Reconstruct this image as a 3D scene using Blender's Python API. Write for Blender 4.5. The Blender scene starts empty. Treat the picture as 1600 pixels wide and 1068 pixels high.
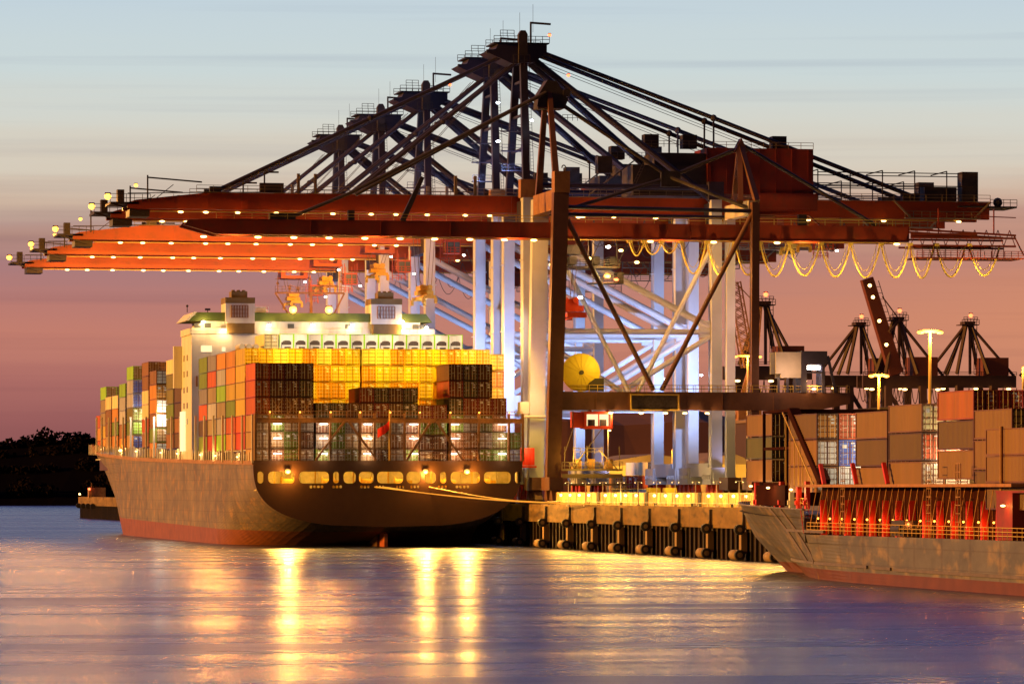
import bpy, bmesh, math, random
from mathutils import Vector, Matrix
random.seed(7)
S = bpy.context.scene
COL = S.collection
R = math.radians
YAW = R(11.07)
F = 7000.0
H = 9.7
# ------------------------------------------------------------------ camera
cd = bpy.data.cameras.new('camera'); cam = bpy.data.objects.new('camera', cd); COL.objects.link(cam)
cam.location = (0, 0, H); cam.rotation_euler = (R(90), 0, -YAW)
cd.sensor_width = 36; cd.lens = F/1600*36; cd.shift_y = 0.144; cd.clip_start = 1; cd.clip_end = 20000
S.camera = cam
# ------------------------------------------------------------------ world: afterglow sky
W = bpy.data.worlds.new('World'); S.world = W; W.use_nodes = True
nt = W.node_tree; N = nt.nodes; L = nt.links; N.clear()
def node(t, tree=None, **k):
    n = (tree or nt).nodes.new(t)
    for a, b in k.items(): setattr(n, a, b)
    return n
def srgb(r, g, b):
    f = lambda c: (c/255/12.92) if c/255 <= .04045 else ((c/255+.055)/1.055)**2.4
    return (f(r), f(g), f(b), 1)
tc = node('ShaderNodeTexCoord'); sep = node('ShaderNodeSeparateXYZ'); L.new(tc.outputs['Generated'], sep.inputs[0])
mp = node('ShaderNodeMapping'); mp.inputs['Scale'].default_value = (5, 5, 110); L.new(tc.outputs['Generated'], mp.inputs[0])
nz = node('ShaderNodeTexNoise'); nz.inputs['Scale'].default_value = 1.0; nz.inputs['Detail'].default_value = 4; L.new(mp.outputs[0], nz.inputs['Vector'])
m1 = node('ShaderNodeMath', operation='MULTIPLY_ADD'); L.new(nz.outputs['Fac'], m1.inputs[0]); m1.inputs[1].default_value = .016
L.new(sep.outputs['Z'], m1.inputs[2])
m1b = node('ShaderNodeMath', operation='SUBTRACT'); L.new(m1.outputs[0], m1b.inputs[0]); m1b.inputs[1].default_value = .008
m2 = node('ShaderNodeMath', operation='DIVIDE'); L.new(m1b.outputs[0], m2.inputs[0]); m2.inputs[1].default_value = .12
rp = node('ShaderNodeValToRGB'); L.new(m2.outputs[0], rp.inputs[0])
def ramp(rp, stops):
    e = rp.color_ramp.elements
    while len(e) > 1: e.remove(e[-1])
    e[0].position, e[0].color = stops[0][0], stops[0][1]
    for p, c in stops[1:]:
        x = e.new(p); x.color = c
def yv(y): return max(0, min(1, (765-y)/7000/.12))
ramp(rp, [(0, srgb(130, 78, 80)), (yv(650), srgb(154, 94, 92)), (yv(590), srgb(172, 108, 101)), (yv(520), srgb(194, 126, 110)),
          (yv(470), srgb(186, 124, 114)), (yv(420), srgb(170, 124, 124)), (yv(370), srgb(182, 142, 130)), (yv(335), srgb(184, 152, 142)),
          (yv(305), srgb(205, 180, 160)), (yv(265), srgb(214, 203, 186)), (yv(200), srgb(212, 212, 202)), (yv(110), srgb(203, 215, 215)),
          (yv(0), srgb(196, 212, 220)), (1, srgb(190, 209, 220))])
# warm patch towards the right of the view (azimuth), from x/y
az = node('ShaderNodeMath', operation='DIVIDE'); L.new(sep.outputs['X'], az.inputs[0]); L.new(sep.outputs['Y'], az.inputs[1])
azr = node('ShaderNodeMapRange'); L.new(az.outputs[0], azr.inputs[0])
azr.inputs[1].default_value = .16; azr.inputs[2].default_value = .34; azr.inputs[3].default_value = 0; azr.inputs[4].default_value = .75
lowm = node('ShaderNodeMapRange'); L.new(m2.outputs[0], lowm.inputs[0])
lowm.inputs[1].default_value = .35; lowm.inputs[2].default_value = .6; lowm.inputs[3].default_value = 1; lowm.inputs[4].default_value = 0
azm = node('ShaderNodeMath', operation='MULTIPLY'); L.new(azr.outputs[0], azm.inputs[0]); L.new(lowm.outputs[0], azm.inputs[1])
mixw = node('ShaderNodeMix', data_type='RGBA'); L.new(azm.outputs[0], mixw.inputs[0]); L.new(rp.outputs[0], mixw.inputs[6])
mixw.inputs[7].default_value = srgb(216, 144, 106)
# streaky grey cloud bars
mp2 = node('ShaderNodeMapping'); mp2.inputs['Scale'].default_value = (4, 4, 260); L.new(tc.outputs['Generated'], mp2.inputs[0])
nz2 = node('ShaderNodeTexNoise'); nz2.inputs['Scale'].default_value = 1.0; nz2.inputs['Detail'].default_value = 5; L.new(mp2.outputs[0], nz2.inputs['Vector'])
cl = node('ShaderNodeMapRange'); L.new(nz2.outputs['Fac'], cl.inputs[0])
cl.inputs[1].default_value = .52; cl.inputs[2].default_value = .75; cl.inputs[3].default_value = 0; cl.inputs[4].default_value = .5
mixc = node('ShaderNodeMix', data_type='RGBA', blend_type='MULTIPLY'); L.new(cl.outputs[0], mixc.inputs[0]); L.new(mixw.outputs[2], mixc.inputs[6])
mixc.inputs[7].default_value = (.72, .72, .80, 1)
# higher sky: dusk blue, darker away from the sunset
hi = node('ShaderNodeMapRange'); L.new(sep.outputs['Z'], hi.inputs[0]); hi.interpolation_type = 'SMOOTHSTEP'
hi.inputs[1].default_value = .10; hi.inputs[2].default_value = .20; hi.inputs[3].default_value = 0; hi.inputs[4].default_value = 1
mixh = node('ShaderNodeMix', data_type='RGBA'); L.new(hi.outputs[0], mixh.inputs[0]); L.new(mixc.outputs[2], mixh.inputs[6])
mixh.inputs[7].default_value = (.085, .12, .38, 1)
bk = node('ShaderNodeMapRange'); L.new(sep.outputs['Y'], bk.inputs[0]); bk.interpolation_type = 'SMOOTHSTEP'
bk.inputs[1].default_value = -.3; bk.inputs[2].default_value = .8; bk.inputs[3].default_value = .10; bk.inputs[4].default_value = 1
bg = node('ShaderNodeBackground'); L.new(mixh.outputs[2], bg.inputs[0]); L.new(bk.outputs[0], bg.inputs[1])
ow = node('ShaderNodeOutputWorld'); L.new(bg.outputs[0], ow.inputs[0])
# ------------------------------------------------------------------ sun lamp standing in for the city's sodium lights off the port side
sd = bpy.data.lights.new('sun', 'SUN'); sd.energy = 6.4; sd.angle = R(3); sd.color = (1, .44, .06)
sun = bpy.data.objects.new('sun', sd); COL.objects.link(sun)
sun.rotation_euler = Vector((.95, .05, -.17)).to_track_quat('-Z', 'Y').to_euler()
S.view_settings.view_transform = 'Standard'; S.view_settings.look = 'None'; S.view_settings.exposure = 0; S.view_settings.gamma = 1
S.cycles.light_sampling_threshold = 0.003; S.cycles.max_bounces = 5; S.cycles.diffuse_bounces = 2; S.cycles.glossy_bounces = 3; S.cycles.caustics_reflective = False
S.cycles.sample_clamp_indirect = 4; S.cycles.use_denoising = True
# ------------------------------------------------------------------ helpers
def ang(px): return math.tan(YAW + math.atan((px-800)/F))
def X(px, Y): return Y*ang(px)
def Y_(px, Xv): return Xv/ang(px)
def Z(py, Xv, Yv): return H + (765-py)/F*(Xv*math.sin(YAW)+Yv*math.cos(YAW))

class MB:
    def __init__(s): s.v = []; s.f = []; s.m = []
    def add(s, vs, fs, mi=0):
        o = len(s.v); s.v += [tuple(v) for v in vs]; s.f += [[i+o for i in f] for f in fs]; s.m += [mi]*len(fs); return s
    def box(s, x0, x1, y0, y1, z0, z1, mi=0):
        x0, x1 = sorted((x0, x1)); y0, y1 = sorted((y0, y1)); z0, z1 = sorted((z0, z1))
        return s.add([(x, y, z) for x in (x0, x1) for y in (y0, y1) for z in (z0, z1)],
                     [(0,1,3,2),(4,6,7,5),(0,4,5,1),(2,3,7,6),(0,2,6,4),(1,5,7,3)], mi)
    def beam(s, p, q, w, h, mi=0, w2=None, h2=None):
        p = Vector(p); q = Vector(q); d = (q-p)
        if d.length < 1e-6: return s
        d.normalize(); up = Vector((0,0,1)) if abs(d.z) < .95 else Vector((0,1,0))
        sx = d.cross(up).normalized(); sy = sx.cross(d).normalized(); w2 = w if w2 is None else w2; h2 = h if h2 is None else h2
        vs = []
        for c, ww, hh in ((p, w, h), (q, w2, h2)):
            for a, b in ((-1,-1),(1,-1),(1,1),(-1,1)): vs.append(c + sx*a*ww/2 + sy*b*hh/2)
        return s.add(vs, [(0,3,2,1),(4,5,6,7),(0,1,5,4),(1,2,6,5),(2,3,7,6),(3,0,4,7)], mi)
    def tube(s, p, q, r, n=8, mi=0, r2=None):
        p = Vector(p); q = Vector(q); d = (q-p)
        if d.length < 1e-6: return s
        d.normalize(); up = Vector((0,0,1)) if abs(d.z) < .95 else Vector((0,1,0))
        sx = d.cross(up).normalized(); sy = sx.cross(d).normalized(); r2 = r if r2 is None else r2
        vs = [c + (sx*math.cos(2*math.pi*k/n)+sy*math.sin(2*math.pi*k/n))*rr for c, rr in ((p, r), (q, r2)) for k in range(n)]
        return s.add(vs, [(k, (k+1)%n, n+(k+1)%n, n+k) for k in range(n)] + [tuple(range(n))[::-1], tuple(range(n, 2*n))], mi)
    def path(s, pts, r, n=6, mi=0):
        for a, b in zip(pts, pts[1:]): s.tube(a, b, r, n, mi)
        return s
    def prism(s, poly, y0, y1, mi=0):      # polygon in x,z extruded along y
        n = len(poly)
        return s.add([(x, y0, z) for x, z in poly]+[(x, y1, z) for x, z in poly],
                     [tuple(range(n)), tuple(range(n, 2*n))[::-1]]+[(k, n+k, n+(k+1)%n, (k+1)%n) for k in range(n)], mi)
    def prismx(s, poly, x0, x1, mi=0):      # polygon in y,z extruded along x
        n = len(poly)
        return s.add([(x0, y, z) for y, z in poly]+[(x1, y, z) for y, z in poly],
                     [tuple(range(n))[::-1], tuple(range(n, 2*n))]+[(k, (k+1)%n, n+(k+1)%n, n+k) for k in range(n)], mi)
    def ball(s, c, r, mi=0, n=8, m=5, sc=(1,1,1)):
        vs = []; fs = []
        for j in range(1, m):
            a = math.pi*j/m
            for k in range(n):
                b = 2*math.pi*k/n
                vs.append((c[0]+r*sc[0]*math.sin(a)*math.cos(b), c[1]+r*sc[1]*math.sin(a)*math.sin(b), c[2]+r*sc[2]*math.cos(a)))
        t = len(vs); vs.append((c[0], c[1], c[2]+r*sc[2])); vs.append((c[0], c[1], c[2]-r*sc[2]))
        for j in range(m-2):
            for k in range(n): fs.append((j*n+k, (j+1)*n+k, (j+1)*n+(k+1)%n, j*n+(k+1)%n))
        for k in range(n):
            fs.append((t, k, (k+1)%n)); fs.append((t+1, (m-2)*n+(k+1)%n, (m-2)*n+k))
        return s.add(vs, fs, mi)
    def rail(s, p, q, h=1.1, sp=2.0, t=.07, mi=0, rows=2):
        p = Vector(p); q = Vector(q); n = max(1, int((q-p).length/sp)); up = Vector((0,0,1))
        for k in range(rows): s.beam(p+up*h*(k+1)/rows, q+up*h*(k+1)/rows, t, t, mi)
        for k in range(n+1):
            a = p.lerp(q, k/n); s.beam(a, a+up*h, t, t, mi)
        return s
    def ladder(s, p, q, w=.5, t=.07, st=.6, mi=0):
        p = Vector(p); q = Vector(q); sx = Vector((w/2, 0, 0))
        s.beam(p-sx, q-sx, t, t, mi); s.beam(p+sx, q+sx, t, t, mi)
        n = int((q-p).length/st)
        for k in range(n): a = p.lerp(q, k/n); s.beam(a-sx, a+sx, t*.8, t*.8, mi)
        return s
    def build(s, name, mats, parent=None, smooth=False):
        if not isinstance(mats, (list, tuple)): mats = [mats]
        off = parent_world(parent) if parent else Vector((0,0,0))
        base = Vector((0,0,0))
        if not parent and s.v:
            xs = [v[0] for v in s.v]; ys = [v[1] for v in s.v]; zs = [v[2] for v in s.v]
            base = Vector(((min(xs)+max(xs))/2, (min(ys)+max(ys))/2, min(zs)))
        me = bpy.data.meshes.new(name)
        me.from_pydata([tuple(Vector(v)-off-base) for v in s.v], [], s.f)
        for m in mats: me.materials.append(m)
        me.polygons.foreach_set('material_index', s.m)
        if smooth: me.polygons.foreach_set('use_smooth', [True]*len(me.polygons))
        me.update()
        o = bpy.data.objects.new(name, me); COL.objects.link(o); o.location = base
        if parent: o.parent = parent
        return o
def parent_world(o):
    v = Vector((0,0,0))
    while o: v += o.location; o = o.parent
    return v
def tag(o, label=None, cat=None, group=None, kind=None):
    if label: o['label'] = label
    if cat: o['category'] = cat
    if group: o['group'] = group
    if kind: o['kind'] = kind
    return o
def empty(name, loc, label, cat, group=None):
    o = bpy.data.objects.new(name, None); COL.objects.link(o); o.location = loc; o.empty_display_size = .5
    return tag(o, label, cat, group)
def copy_tree(o, parent=None):
    c = o.copy(); COL.objects.link(c); c.parent = parent
    for ch in list(o.children): copy_tree(ch, c)
    return c
def lamp_point(parent, loc, power, col, r=.25, kind='POINT', aim=None, angle=120, name='lamp_light', blend=.5):
    d = bpy.data.lights.new(name, kind); d.energy = power; d.color = col; d.shadow_soft_size = r
    o = bpy.data.objects.new(name, d); COL.objects.link(o)
    if kind == 'SPOT': d.spot_size = R(angle); d.spot_blend = blend
    o.location = Vector(loc) - (parent_world(parent) if parent else Vector((0,0,0))); o.parent = parent
    if aim is not None: o.rotation_euler = (Vector(aim)-Vector(loc)).to_track_quat('-Z', 'Y').to_euler()
    return o
# ------------------------------------------------------------------ materials
def mat(name, col, rough=.6, metal=0, var=.25, scale=.6, dirt=None, dirt_amt=.35, streak=False, objcol=False, bump=0, spec=.4, ysc=None):
    m = bpy.data.materials.new(name); m.use_nodes = True; t = m.node_tree; n = t.nodes; l = t.links
    b = n['Principled BSDF']; b.inputs['Roughness'].default_value = rough; b.inputs['Metallic'].default_value = metal
    b.inputs['Specular IOR Level'].default_value = spec
    c = node('ShaderNodeTexCoord', t); mpn = node('ShaderNodeMapping', t); l.new(c.outputs['Object'], mpn.inputs[0])
    if streak: mpn.inputs['Scale'].default_value = (1, 1, .12)
    if ysc: mpn.inputs['Scale'].default_value = (1, *ysc)
    z = node('ShaderNodeTexNoise', t); z.inputs['Scale'].default_value = scale; z.inputs['Detail'].default_value = 6; z.inputs['Roughness'].default_value = .65
    oi = node('ShaderNodeObjectInfo', t)
    add = node('ShaderNodeVectorMath', t, operation='ADD'); l.new(mpn.outputs[0], add.inputs[0])
    sc = node('ShaderNodeMath', t, operation='MULTIPLY'); l.new(oi.outputs['Random'], sc.inputs[0]); sc.inputs[1].default_value = 91 if objcol else 0
    l.new(sc.outputs[0], add.inputs[1]); l.new(add.outputs[0], z.inputs['Vector'])
    mr = node('ShaderNodeMapRange', t); l.new(z.outputs['Fac'], mr.inputs[0]); mr.inputs[1].default_value = .3; mr.inputs[2].default_value = .7
    mr.inputs[3].default_value = 1-var; mr.inputs[4].default_value = 1+var*.6
    mx = node('ShaderNodeMix', t, data_type='RGBA', blend_type='MULTIPLY'); mx.inputs[0].default_value = 1
    if objcol: l.new(oi.outputs['Color'], mx.inputs[6])
    else: mx.inputs[6].default_value = (*col, 1)
    cmb = node('ShaderNodeCombineColor', t)
    for k in range(3): l.new(mr.outputs[0], cmb.inputs[k])
    l.new(cmb.outputs[0], mx.inputs[7]); out = mx.outputs[2]
    if dirt:
        z2 = node('ShaderNodeTexNoise', t); z2.inputs['Scale'].default_value = scale*2.7; z2.inputs['Detail'].default_value = 8; l.new(add.outputs[0], z2.inputs['Vector'])
        r2 = node('ShaderNodeMapRange', t); l.new(z2.outputs['Fac'], r2.inputs[0]); r2.inputs[1].default_value = .52; r2.inputs[2].default_value = .68
        r2.inputs[3].default_value = 0; r2.inputs[4].default_value = dirt_amt
        m2 = node('ShaderNodeMix', t, data_type='RGBA'); l.new(r2.outputs[0], m2.inputs[0]); l.new(out, m2.inputs[6]); m2.inputs[7].default_value = (*dirt, 1)
        out = m2.outputs[2]
    l.new(out, b.inputs['Base Color'])
    if bump:
        bp = node('ShaderNodeBump', t); bp.inputs['Strength'].default_value = bump; bp.inputs['Distance'].default_value = .05
        l.new(z.outputs['Fac'], bp.inputs['Height']); l.new(bp.outputs[0], b.inputs['Normal'])
    return m
def emis(name, col, st):
    m = bpy.data.materials.new(name); m.use_nodes = True; b = m.node_tree.nodes['Principled BSDF']
    b.inputs['Base Color'].default_value = (.1, .1, .1, 1); b.inputs['Emission Color'].default_value = (*col, 1); b.inputs['Emission Strength'].default_value = st
    m.cycles.emission_sampling = 'NONE'
    return m
RUST = (.09, .035, .015)
M = dict(
 red=mat('crane_red_paint', (.42, .05, .006), .5, var=.12, scale=.25, dirt=RUST, dirt_amt=.3),
 redhouse=mat('machine_house_paint', (.22, .024, .007), .55, var=.25, scale=.2, dirt=RUST, dirt_amt=.4),
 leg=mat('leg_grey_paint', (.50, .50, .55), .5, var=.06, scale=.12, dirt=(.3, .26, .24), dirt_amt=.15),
 stay=mat('stay_dark_paint', (.028, .019, .038), .5, var=.2, scale=.4),
 brown=mat('old_crane_brown_paint', (.15, .06, .035), .55, var=.2, scale=.3, dirt=RUST, dirt_amt=.35),
 tan=mat('tan_paint', (.34, .15, .05), .6, var=.2, scale=.4, dirt=RUST, dirt_amt=.3),
 dark=mat('dark_steel', (.05, .035, .035), .6, var=.3, scale=.7),
 railm=mat('rail_galvanised', (.22, .15, .10), .6, var=.2),
 yrail=mat('yellow_rail', (.6, .38, .08), .5, var=.2),
 white=mat('ship_white_paint', (.72, .66, .54), .5, var=.1, scale=.3, dirt=(.45, .3, .15), dirt_amt=.25, streak=True),
 green=mat('green_fascia', (.07, .10, .015), .6, var=.2),
 funnel=mat('funnel_brown', (.20, .12, .03), .6, var=.25),
 hull=mat('hull_weathered_paint', (.19, .14, .095), .55, var=.4, scale=.8, dirt=(.40, .21, .06), dirt_amt=.5, bump=.15, ysc=(.16, .22)),
 boot=mat('boot_topping_red', (.36, .08, .03), .6, var=.35, scale=.2, dirt=(.5, .2, .08), dirt_amt=.4),
 stern=mat('stern_dark_paint', (.10, .042, .014), .55, var=.25, scale=.15),
 cream=mat('mooring_deck_cream', (.62, .48, .2), .6, var=.2, scale=1.2),
 lash=mat('lashing_steel', (.34, .17, .07), .6, var=.3, scale=.8, dirt=RUST),
 cont=mat('container_paint', (1, 1, 1), .5, var=.22, scale=.35, dirt=RUST, dirt_amt=.28, streak=True, objcol=True),
 rod=mat('lock_rod_steel', (.5, .42, .3), .5, var=.2),
 mark=mat('door_marking_plate', (.62, .6, .56), .6, var=.3, scale=5),
 conc=mat('quay_concrete', (.21, .12, .04), .85, var=.5, scale=.5, dirt=(.07, .045, .025), dirt_amt=.8, bump=.4, ysc=(.22, .8)),
 pile=mat('sheet_piling', (.022, .012, .008), .75, var=.4, scale=.5, dirt=RUST, dirt_amt=.6, streak=True),
 fend=mat('fender_rubber', (.03, .025, .025), .7, var=.3),
 fpale=mat('fender_panel_timber', (.28, .17, .08), .7, var=.3, scale=1, dirt=(.1, .06, .03), streak=True),
 ground=mat('quay_apron', (.16, .13, .11), .9, var=.3, scale=.08, dirt=(.08, .06, .05)),
 barrier=mat('barrier_panel', (.55, .38, .10), .7, var=.3, scale=.5, dirt=(.2, .1, .03), dirt_amt=.7),
 shed=mat('shed_cladding', (.5, .33, .08), .7, var=.15, scale=.1),
 roof=mat('shed_roof', (.2, .12, .05), .8, var=.2, scale=.1),
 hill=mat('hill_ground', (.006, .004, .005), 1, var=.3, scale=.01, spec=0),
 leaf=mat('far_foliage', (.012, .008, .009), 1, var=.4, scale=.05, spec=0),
 reel=mat('cable_reel_yellow', (.75, .52, .04), .5, var=.1, scale=.6),
 cable=mat('festoon_cable', (.65, .42, .09), .45, var=.2),
 dcable=mat('dark_cable', (.10, .07, .06), .6),
 rope=mat('mooring_rope', (.75, .55, .2), .7, var=.2, scale=3),
 flag=mat('red_flag_cloth', (.75, .02, .01), .7, var=.15, scale=2),
 cab=mat('cab_red_paint', (.55, .05, .015), .45, var=.15),
 glass=mat('cab_glass', (.12, .12, .10), .15, var=.1),
 spread=mat('spreader_yellow', (.7, .36, .03), .5, var=.25, scale=1.2, dirt=RUST),
 coam=mat('coaming_dark_red', (.03, .007, .004), .95, var=.3, scale=.5, spec=.05),
 fin=mat('red_fin', (.6, .03, .01), .5, var=.15),
 hull2=mat('feeder_hull_paint', (.115, .105, .125), .55, var=.45, scale=.4, dirt=(.3, .2, .13), dirt_amt=.6, bump=.2, ysc=(.28, .5)),
 fendbar=mat('rubbing_strake', (.13, .10, .12), .6, var=.3),
 pale=mat('pale_cladding', (.6, .5, .42), .6, var=.12),
 navy=mat('navy_cladding', (.06, .05, .08), .5, var=.15),
 far=mat('far_crane_paint', (.06, .028, .026), .7, var=.2, scale=.1),
 farred=mat('far_red_paint', (.13, .028, .014), .7, var=.2, scale=.1),
 yellowp=mat('lamp_post_paint', (.6, .42, .16), .5, var=.15),
 machine=mat('reefer_machinery', (.07, .05, .045), .5, var=.4, scale=3),
 limeg=mat('lime_frame', (.25, .6, .02), .5, var=.15),
 sign=mat('sign_board', (.06, .04, .03), .5, var=.6, scale=3),
 Ewarm=emis('lamp_glow_warm', (1, .56, .17), 9), Esod=emis('lamp_glow_sodium', (1, .33, .035), 8), Ewhite=emis('lamp_glow_white', (1, .93, .8), 20),
 Ered=emis('lamp_glow_red', (1, .10, .03), 7), Ecool=emis('lamp_glow_cool', (.75, .85, 1), 22), Etube=emis('tube_glow', (1, .95, .82), 7), Ewin=emis('lit_window', (1, .75, .38), 1.3))
def band(m, boot, z0, y0, k):
    t = m.node_tree; l = t.links; b = t.nodes['Principled BSDF']; src = b.inputs['Base Color'].links[0].from_socket
    g = node('ShaderNodeNewGeometry', t); sp = node('ShaderNodeSeparateXYZ', t); l.new(g.outputs['Position'], sp.inputs[0])
    yy = node('ShaderNodeMath', t, operation='SUBTRACT'); l.new(sp.outputs['Y'], yy.inputs[0]); yy.inputs[1].default_value = y0
    ym = node('ShaderNodeMath', t, operation='MULTIPLY_ADD'); l.new(yy.outputs[0], ym.inputs[0]); ym.inputs[1].default_value = k; ym.inputs[2].default_value = z0
    lt = node('ShaderNodeMath', t, operation='LESS_THAN'); l.new(sp.outputs['Z'], lt.inputs[0]); l.new(ym.outputs[0], lt.inputs[1])
    # plating seams: faint darker lines along and across the shell
    def seam(sock, per):
        d = node('ShaderNodeMath', t, operation='DIVIDE'); l.new(sock, d.inputs[0]); d.inputs[1].default_value = per
        f = node('ShaderNodeMath', t, operation='FRACT'); l.new(d.outputs[0], f.inputs[0])
        c = node('ShaderNodeMath', t, operation='LESS_THAN'); l.new(f.outputs[0], c.inputs[0]); c.inputs[1].default_value = .07; return c
    a, c = seam(sp.outputs['Y'], 9.5), seam(sp.outputs['Z'], 1.9)
    mxs = node('ShaderNodeMath', t, operation='MAXIMUM'); l.new(a.outputs[0], mxs.inputs[0]); l.new(c.outputs[0], mxs.inputs[1])
    ms = node('ShaderNodeMath', t, operation='MULTIPLY'); l.new(mxs.outputs[0], ms.inputs[0]); ms.inputs[1].default_value = .3
    m0 = node('ShaderNodeMix', t, data_type='RGBA'); l.new(ms.outputs[0], m0.inputs[0]); l.new(src, m0.inputs[6]); m0.inputs[7].default_value = (.05, .03, .02, 1)
    m1 = node('ShaderNodeMix', t, data_type='RGBA', blend_type='MULTIPLY'); m1.inputs[0].default_value = 1
    nz_ = node('ShaderNodeTexNoise', t); nz_.inputs['Scale'].default_value = .4; nz_.inputs['Detail'].default_value = 6; l.new(g.outputs['Position'], nz_.inputs['Vector'])
    mr = node('ShaderNodeMapRange', t); l.new(nz_.outputs['Fac'], mr.inputs[0]); mr.inputs[3].default_value = .5; mr.inputs[4].default_value = 1.4
    m1.inputs[6].default_value = (*boot, 1); l.new(mr.outputs[0], m1.inputs[7])
    m2 = node('ShaderNodeMix', t, data_type='RGBA'); l.new(lt.outputs[0], m2.inputs[0]); l.new(m0.outputs[2], m2.inputs[6]); l.new(m1.outputs[2], m2.inputs[7])
    l.new(m2.outputs[2], b.inputs['Base Color'])
M['gasket_groove'] = mat('door_gasket_and_groove_shade', (.16, .05, .015), .8, var=.3)
band(M['hull'], (.22, .065, .02), 2.7, 790, .0055)
band(M['hull2'], (.12, .034, .012), 1.15, 450, 0)
M['hillhaze'] = mat('haze_brown_hillside', (.17, .062, .022), .95, var=.25, scale=.02)  # brown stands in for the lamp-lit haze on this added ridge
WARM = (1, .58, .2); SOD = (1, .45, .08); COOL = (.38, .55, 1); WHITE = (1, .85, .62); YEL = (1, .62, .07)
def glow(parent, c, r, m, name='lamp', sc=(1,1,.6)):
    b = MB(); b.ball(c, r, 0, 8, 5, sc); b.box(c[0]-r*.8, c[0]+r*.8, c[1]-r*.4, c[1]+r*.4, c[2]+r*sc[2]*.7, c[2]+r*sc[2]*.7+r*.5, 1)
    return b.build(name, [m, M['dark']], parent)
# ================================================================== SETTING
def water_material():
    m = bpy.data.materials.new('harbour_water'); m.use_nodes = True; t = m.node_tree; l = t.links; b = t.nodes['Principled BSDF']
    b.inputs['Base Color'].default_value = (.012, .018, .045, 1); b.inputs['Specular IOR Level'].default_value = .9
    b.inputs['IOR'].default_value = 1.5
    c = node('ShaderNodeTexCoord', t)
    def nzz(sx, sy, det=4, sc=1.0):
        mpn = node('ShaderNodeMapping', t); mpn.inputs['Scale'].default_value = (sx, sy, 1); mpn.inputs['Rotation'].default_value = (0, 0, YAW)
        l.new(c.outputs['Object'], mpn.inputs[0])
        z = node('ShaderNodeTexNoise', t); z.inputs['Scale'].default_value = sc; z.inputs['Detail'].default_value = det; z.inputs['Roughness'].default_value = .6
        l.new(mpn.outputs[0], z.inputs['Vector']); return z
    big = nzz(.012, .05, 7)      # slicks: smooth and ruffled patches
    r = node('ShaderNodeMapRange', t); l.new(big.outputs['Fac'], r.inputs[0]); r.inputs[1].default_value = .35; r.inputs[2].default_value = .65
    r.inputs[3].default_value = .18; r.inputs[4].default_value = .32; l.new(r.outputs[0], b.inputs['Roughness'])
    s1 = nzz(.16, .9, 8); s2 = nzz(.02, .07, 3)
    a = node('ShaderNodeMath', t, operation='MULTIPLY_ADD'); l.new(s2.outputs['Fac'], a.inputs[0]); a.inputs[1].default_value = 2.2; l.new(s1.outputs['Fac'], a.inputs[2])
    bp = node('ShaderNodeBump', t); bp.inputs['Strength'].default_value = .9; bp.inputs['Distance'].default_value = .30
    l.new(a.outputs[0], bp.inputs['Height']); l.new(bp.outputs[0], b.inputs['Normal'])
    return m
wb = MB(); wb.add([(-1500, 60, 0), (1600, 60, 0), (1600, 3400, 0), (-1500, 3400, 0)], [(0,1,2,3)])
tag(wb.build('water', water_material()), 'calm harbour water with warm light streaks', 'water', kind='structure')

QX = 149.5
q = MB()
q.box(QX, QX+3, 250, 1541, 4.3, 7.0); q.box(QX+.8, QX+3, 250, 1541, -3, 4.3, 1)
y = 252
while y < 1540:
    q.box(QX+.4, QX+.8, y, y+.6, -3, 4.3, 1); y += 2.75
y = 260
while y < 1540: q.box(QX-.004, QX+.1, y, y+.15, 4.3, 7.0, 2); y += 28.5
q.box(QX+.05, QX+.5, 250, 1541, 7.0, 7.25, 0)
q.box(QX+3, QX+170, 1540, 1541, -3, 6.99, 1)
tag(q.build('quay', [M['conc'], M['pile'], M['dark']]), 'concrete quay wall above dark sheet piling', 'quay', kind='structure')
g = MB(); g.add([(QX+2.9, 250, 6.98), (1500, 250, 6.98), (1500, 2600, 6.98), (QX+2.9, 1541, 6.98)], [(0,1,2,3)])
tag(g.build('ground', M['ground']), 'paved container yard', 'ground', kind='structure')
# far wooded hill
hb = MB(); n = 90
def hz(x):
    return 41 + 2.5*math.sin(x*.019+1) + 1.5*math.sin(x*.05) + max(0, min(1, (x-320)/250))*10
xs = [-700+k*22 for k in range(n)]
for k, x in enumerate(xs):
    pass
vs = [(x, 2716, -1) for x in xs] + [(x, 2790, hz(x)*.55) for x in xs] + [(x, 2900, hz(x)) for x in xs] + [(x, 3300, hz(x)*.9) for x in xs]
fs = [(r*n+k, r*n+k+1, (r+1)*n+k+1, (r+1)*n+k) for r in range(3) for k in range(n-1)]
hb.add(vs, fs)
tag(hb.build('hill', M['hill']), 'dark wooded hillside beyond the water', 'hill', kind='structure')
tb = MB(); rnd = random.Random(3)
def crown(b, x, y, z, w, h, rnd, cone):
    for k in range(70 if cone is None else 44):
        t = rnd.random(); a = rnd.random()*6.28
        rr = w*(1-t)*.5 if cone else w*.5*math.sqrt(max(0, 1-(2*t-1)**2))
        rr *= .5+.5*rnd.random(); c = Vector((x+rr*math.cos(a), y+rr*math.sin(a), z+h*t)); s = rnd.uniform(.8, 1.9)
        d = Vector((rnd.uniform(-1,1), rnd.uniform(-1,1), rnd.uniform(-1,1))).normalized(); e = d.cross(Vector((.3,.5,.8))).normalized()
        f = d.cross(e)
        b.add([c+e*s, c-e*s*.5+f*s, c-e*s*.6-f*s, c+d*s*.9], [(0,1,2),(0,1,3),(1,2,3),(2,0,3)])
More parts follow.
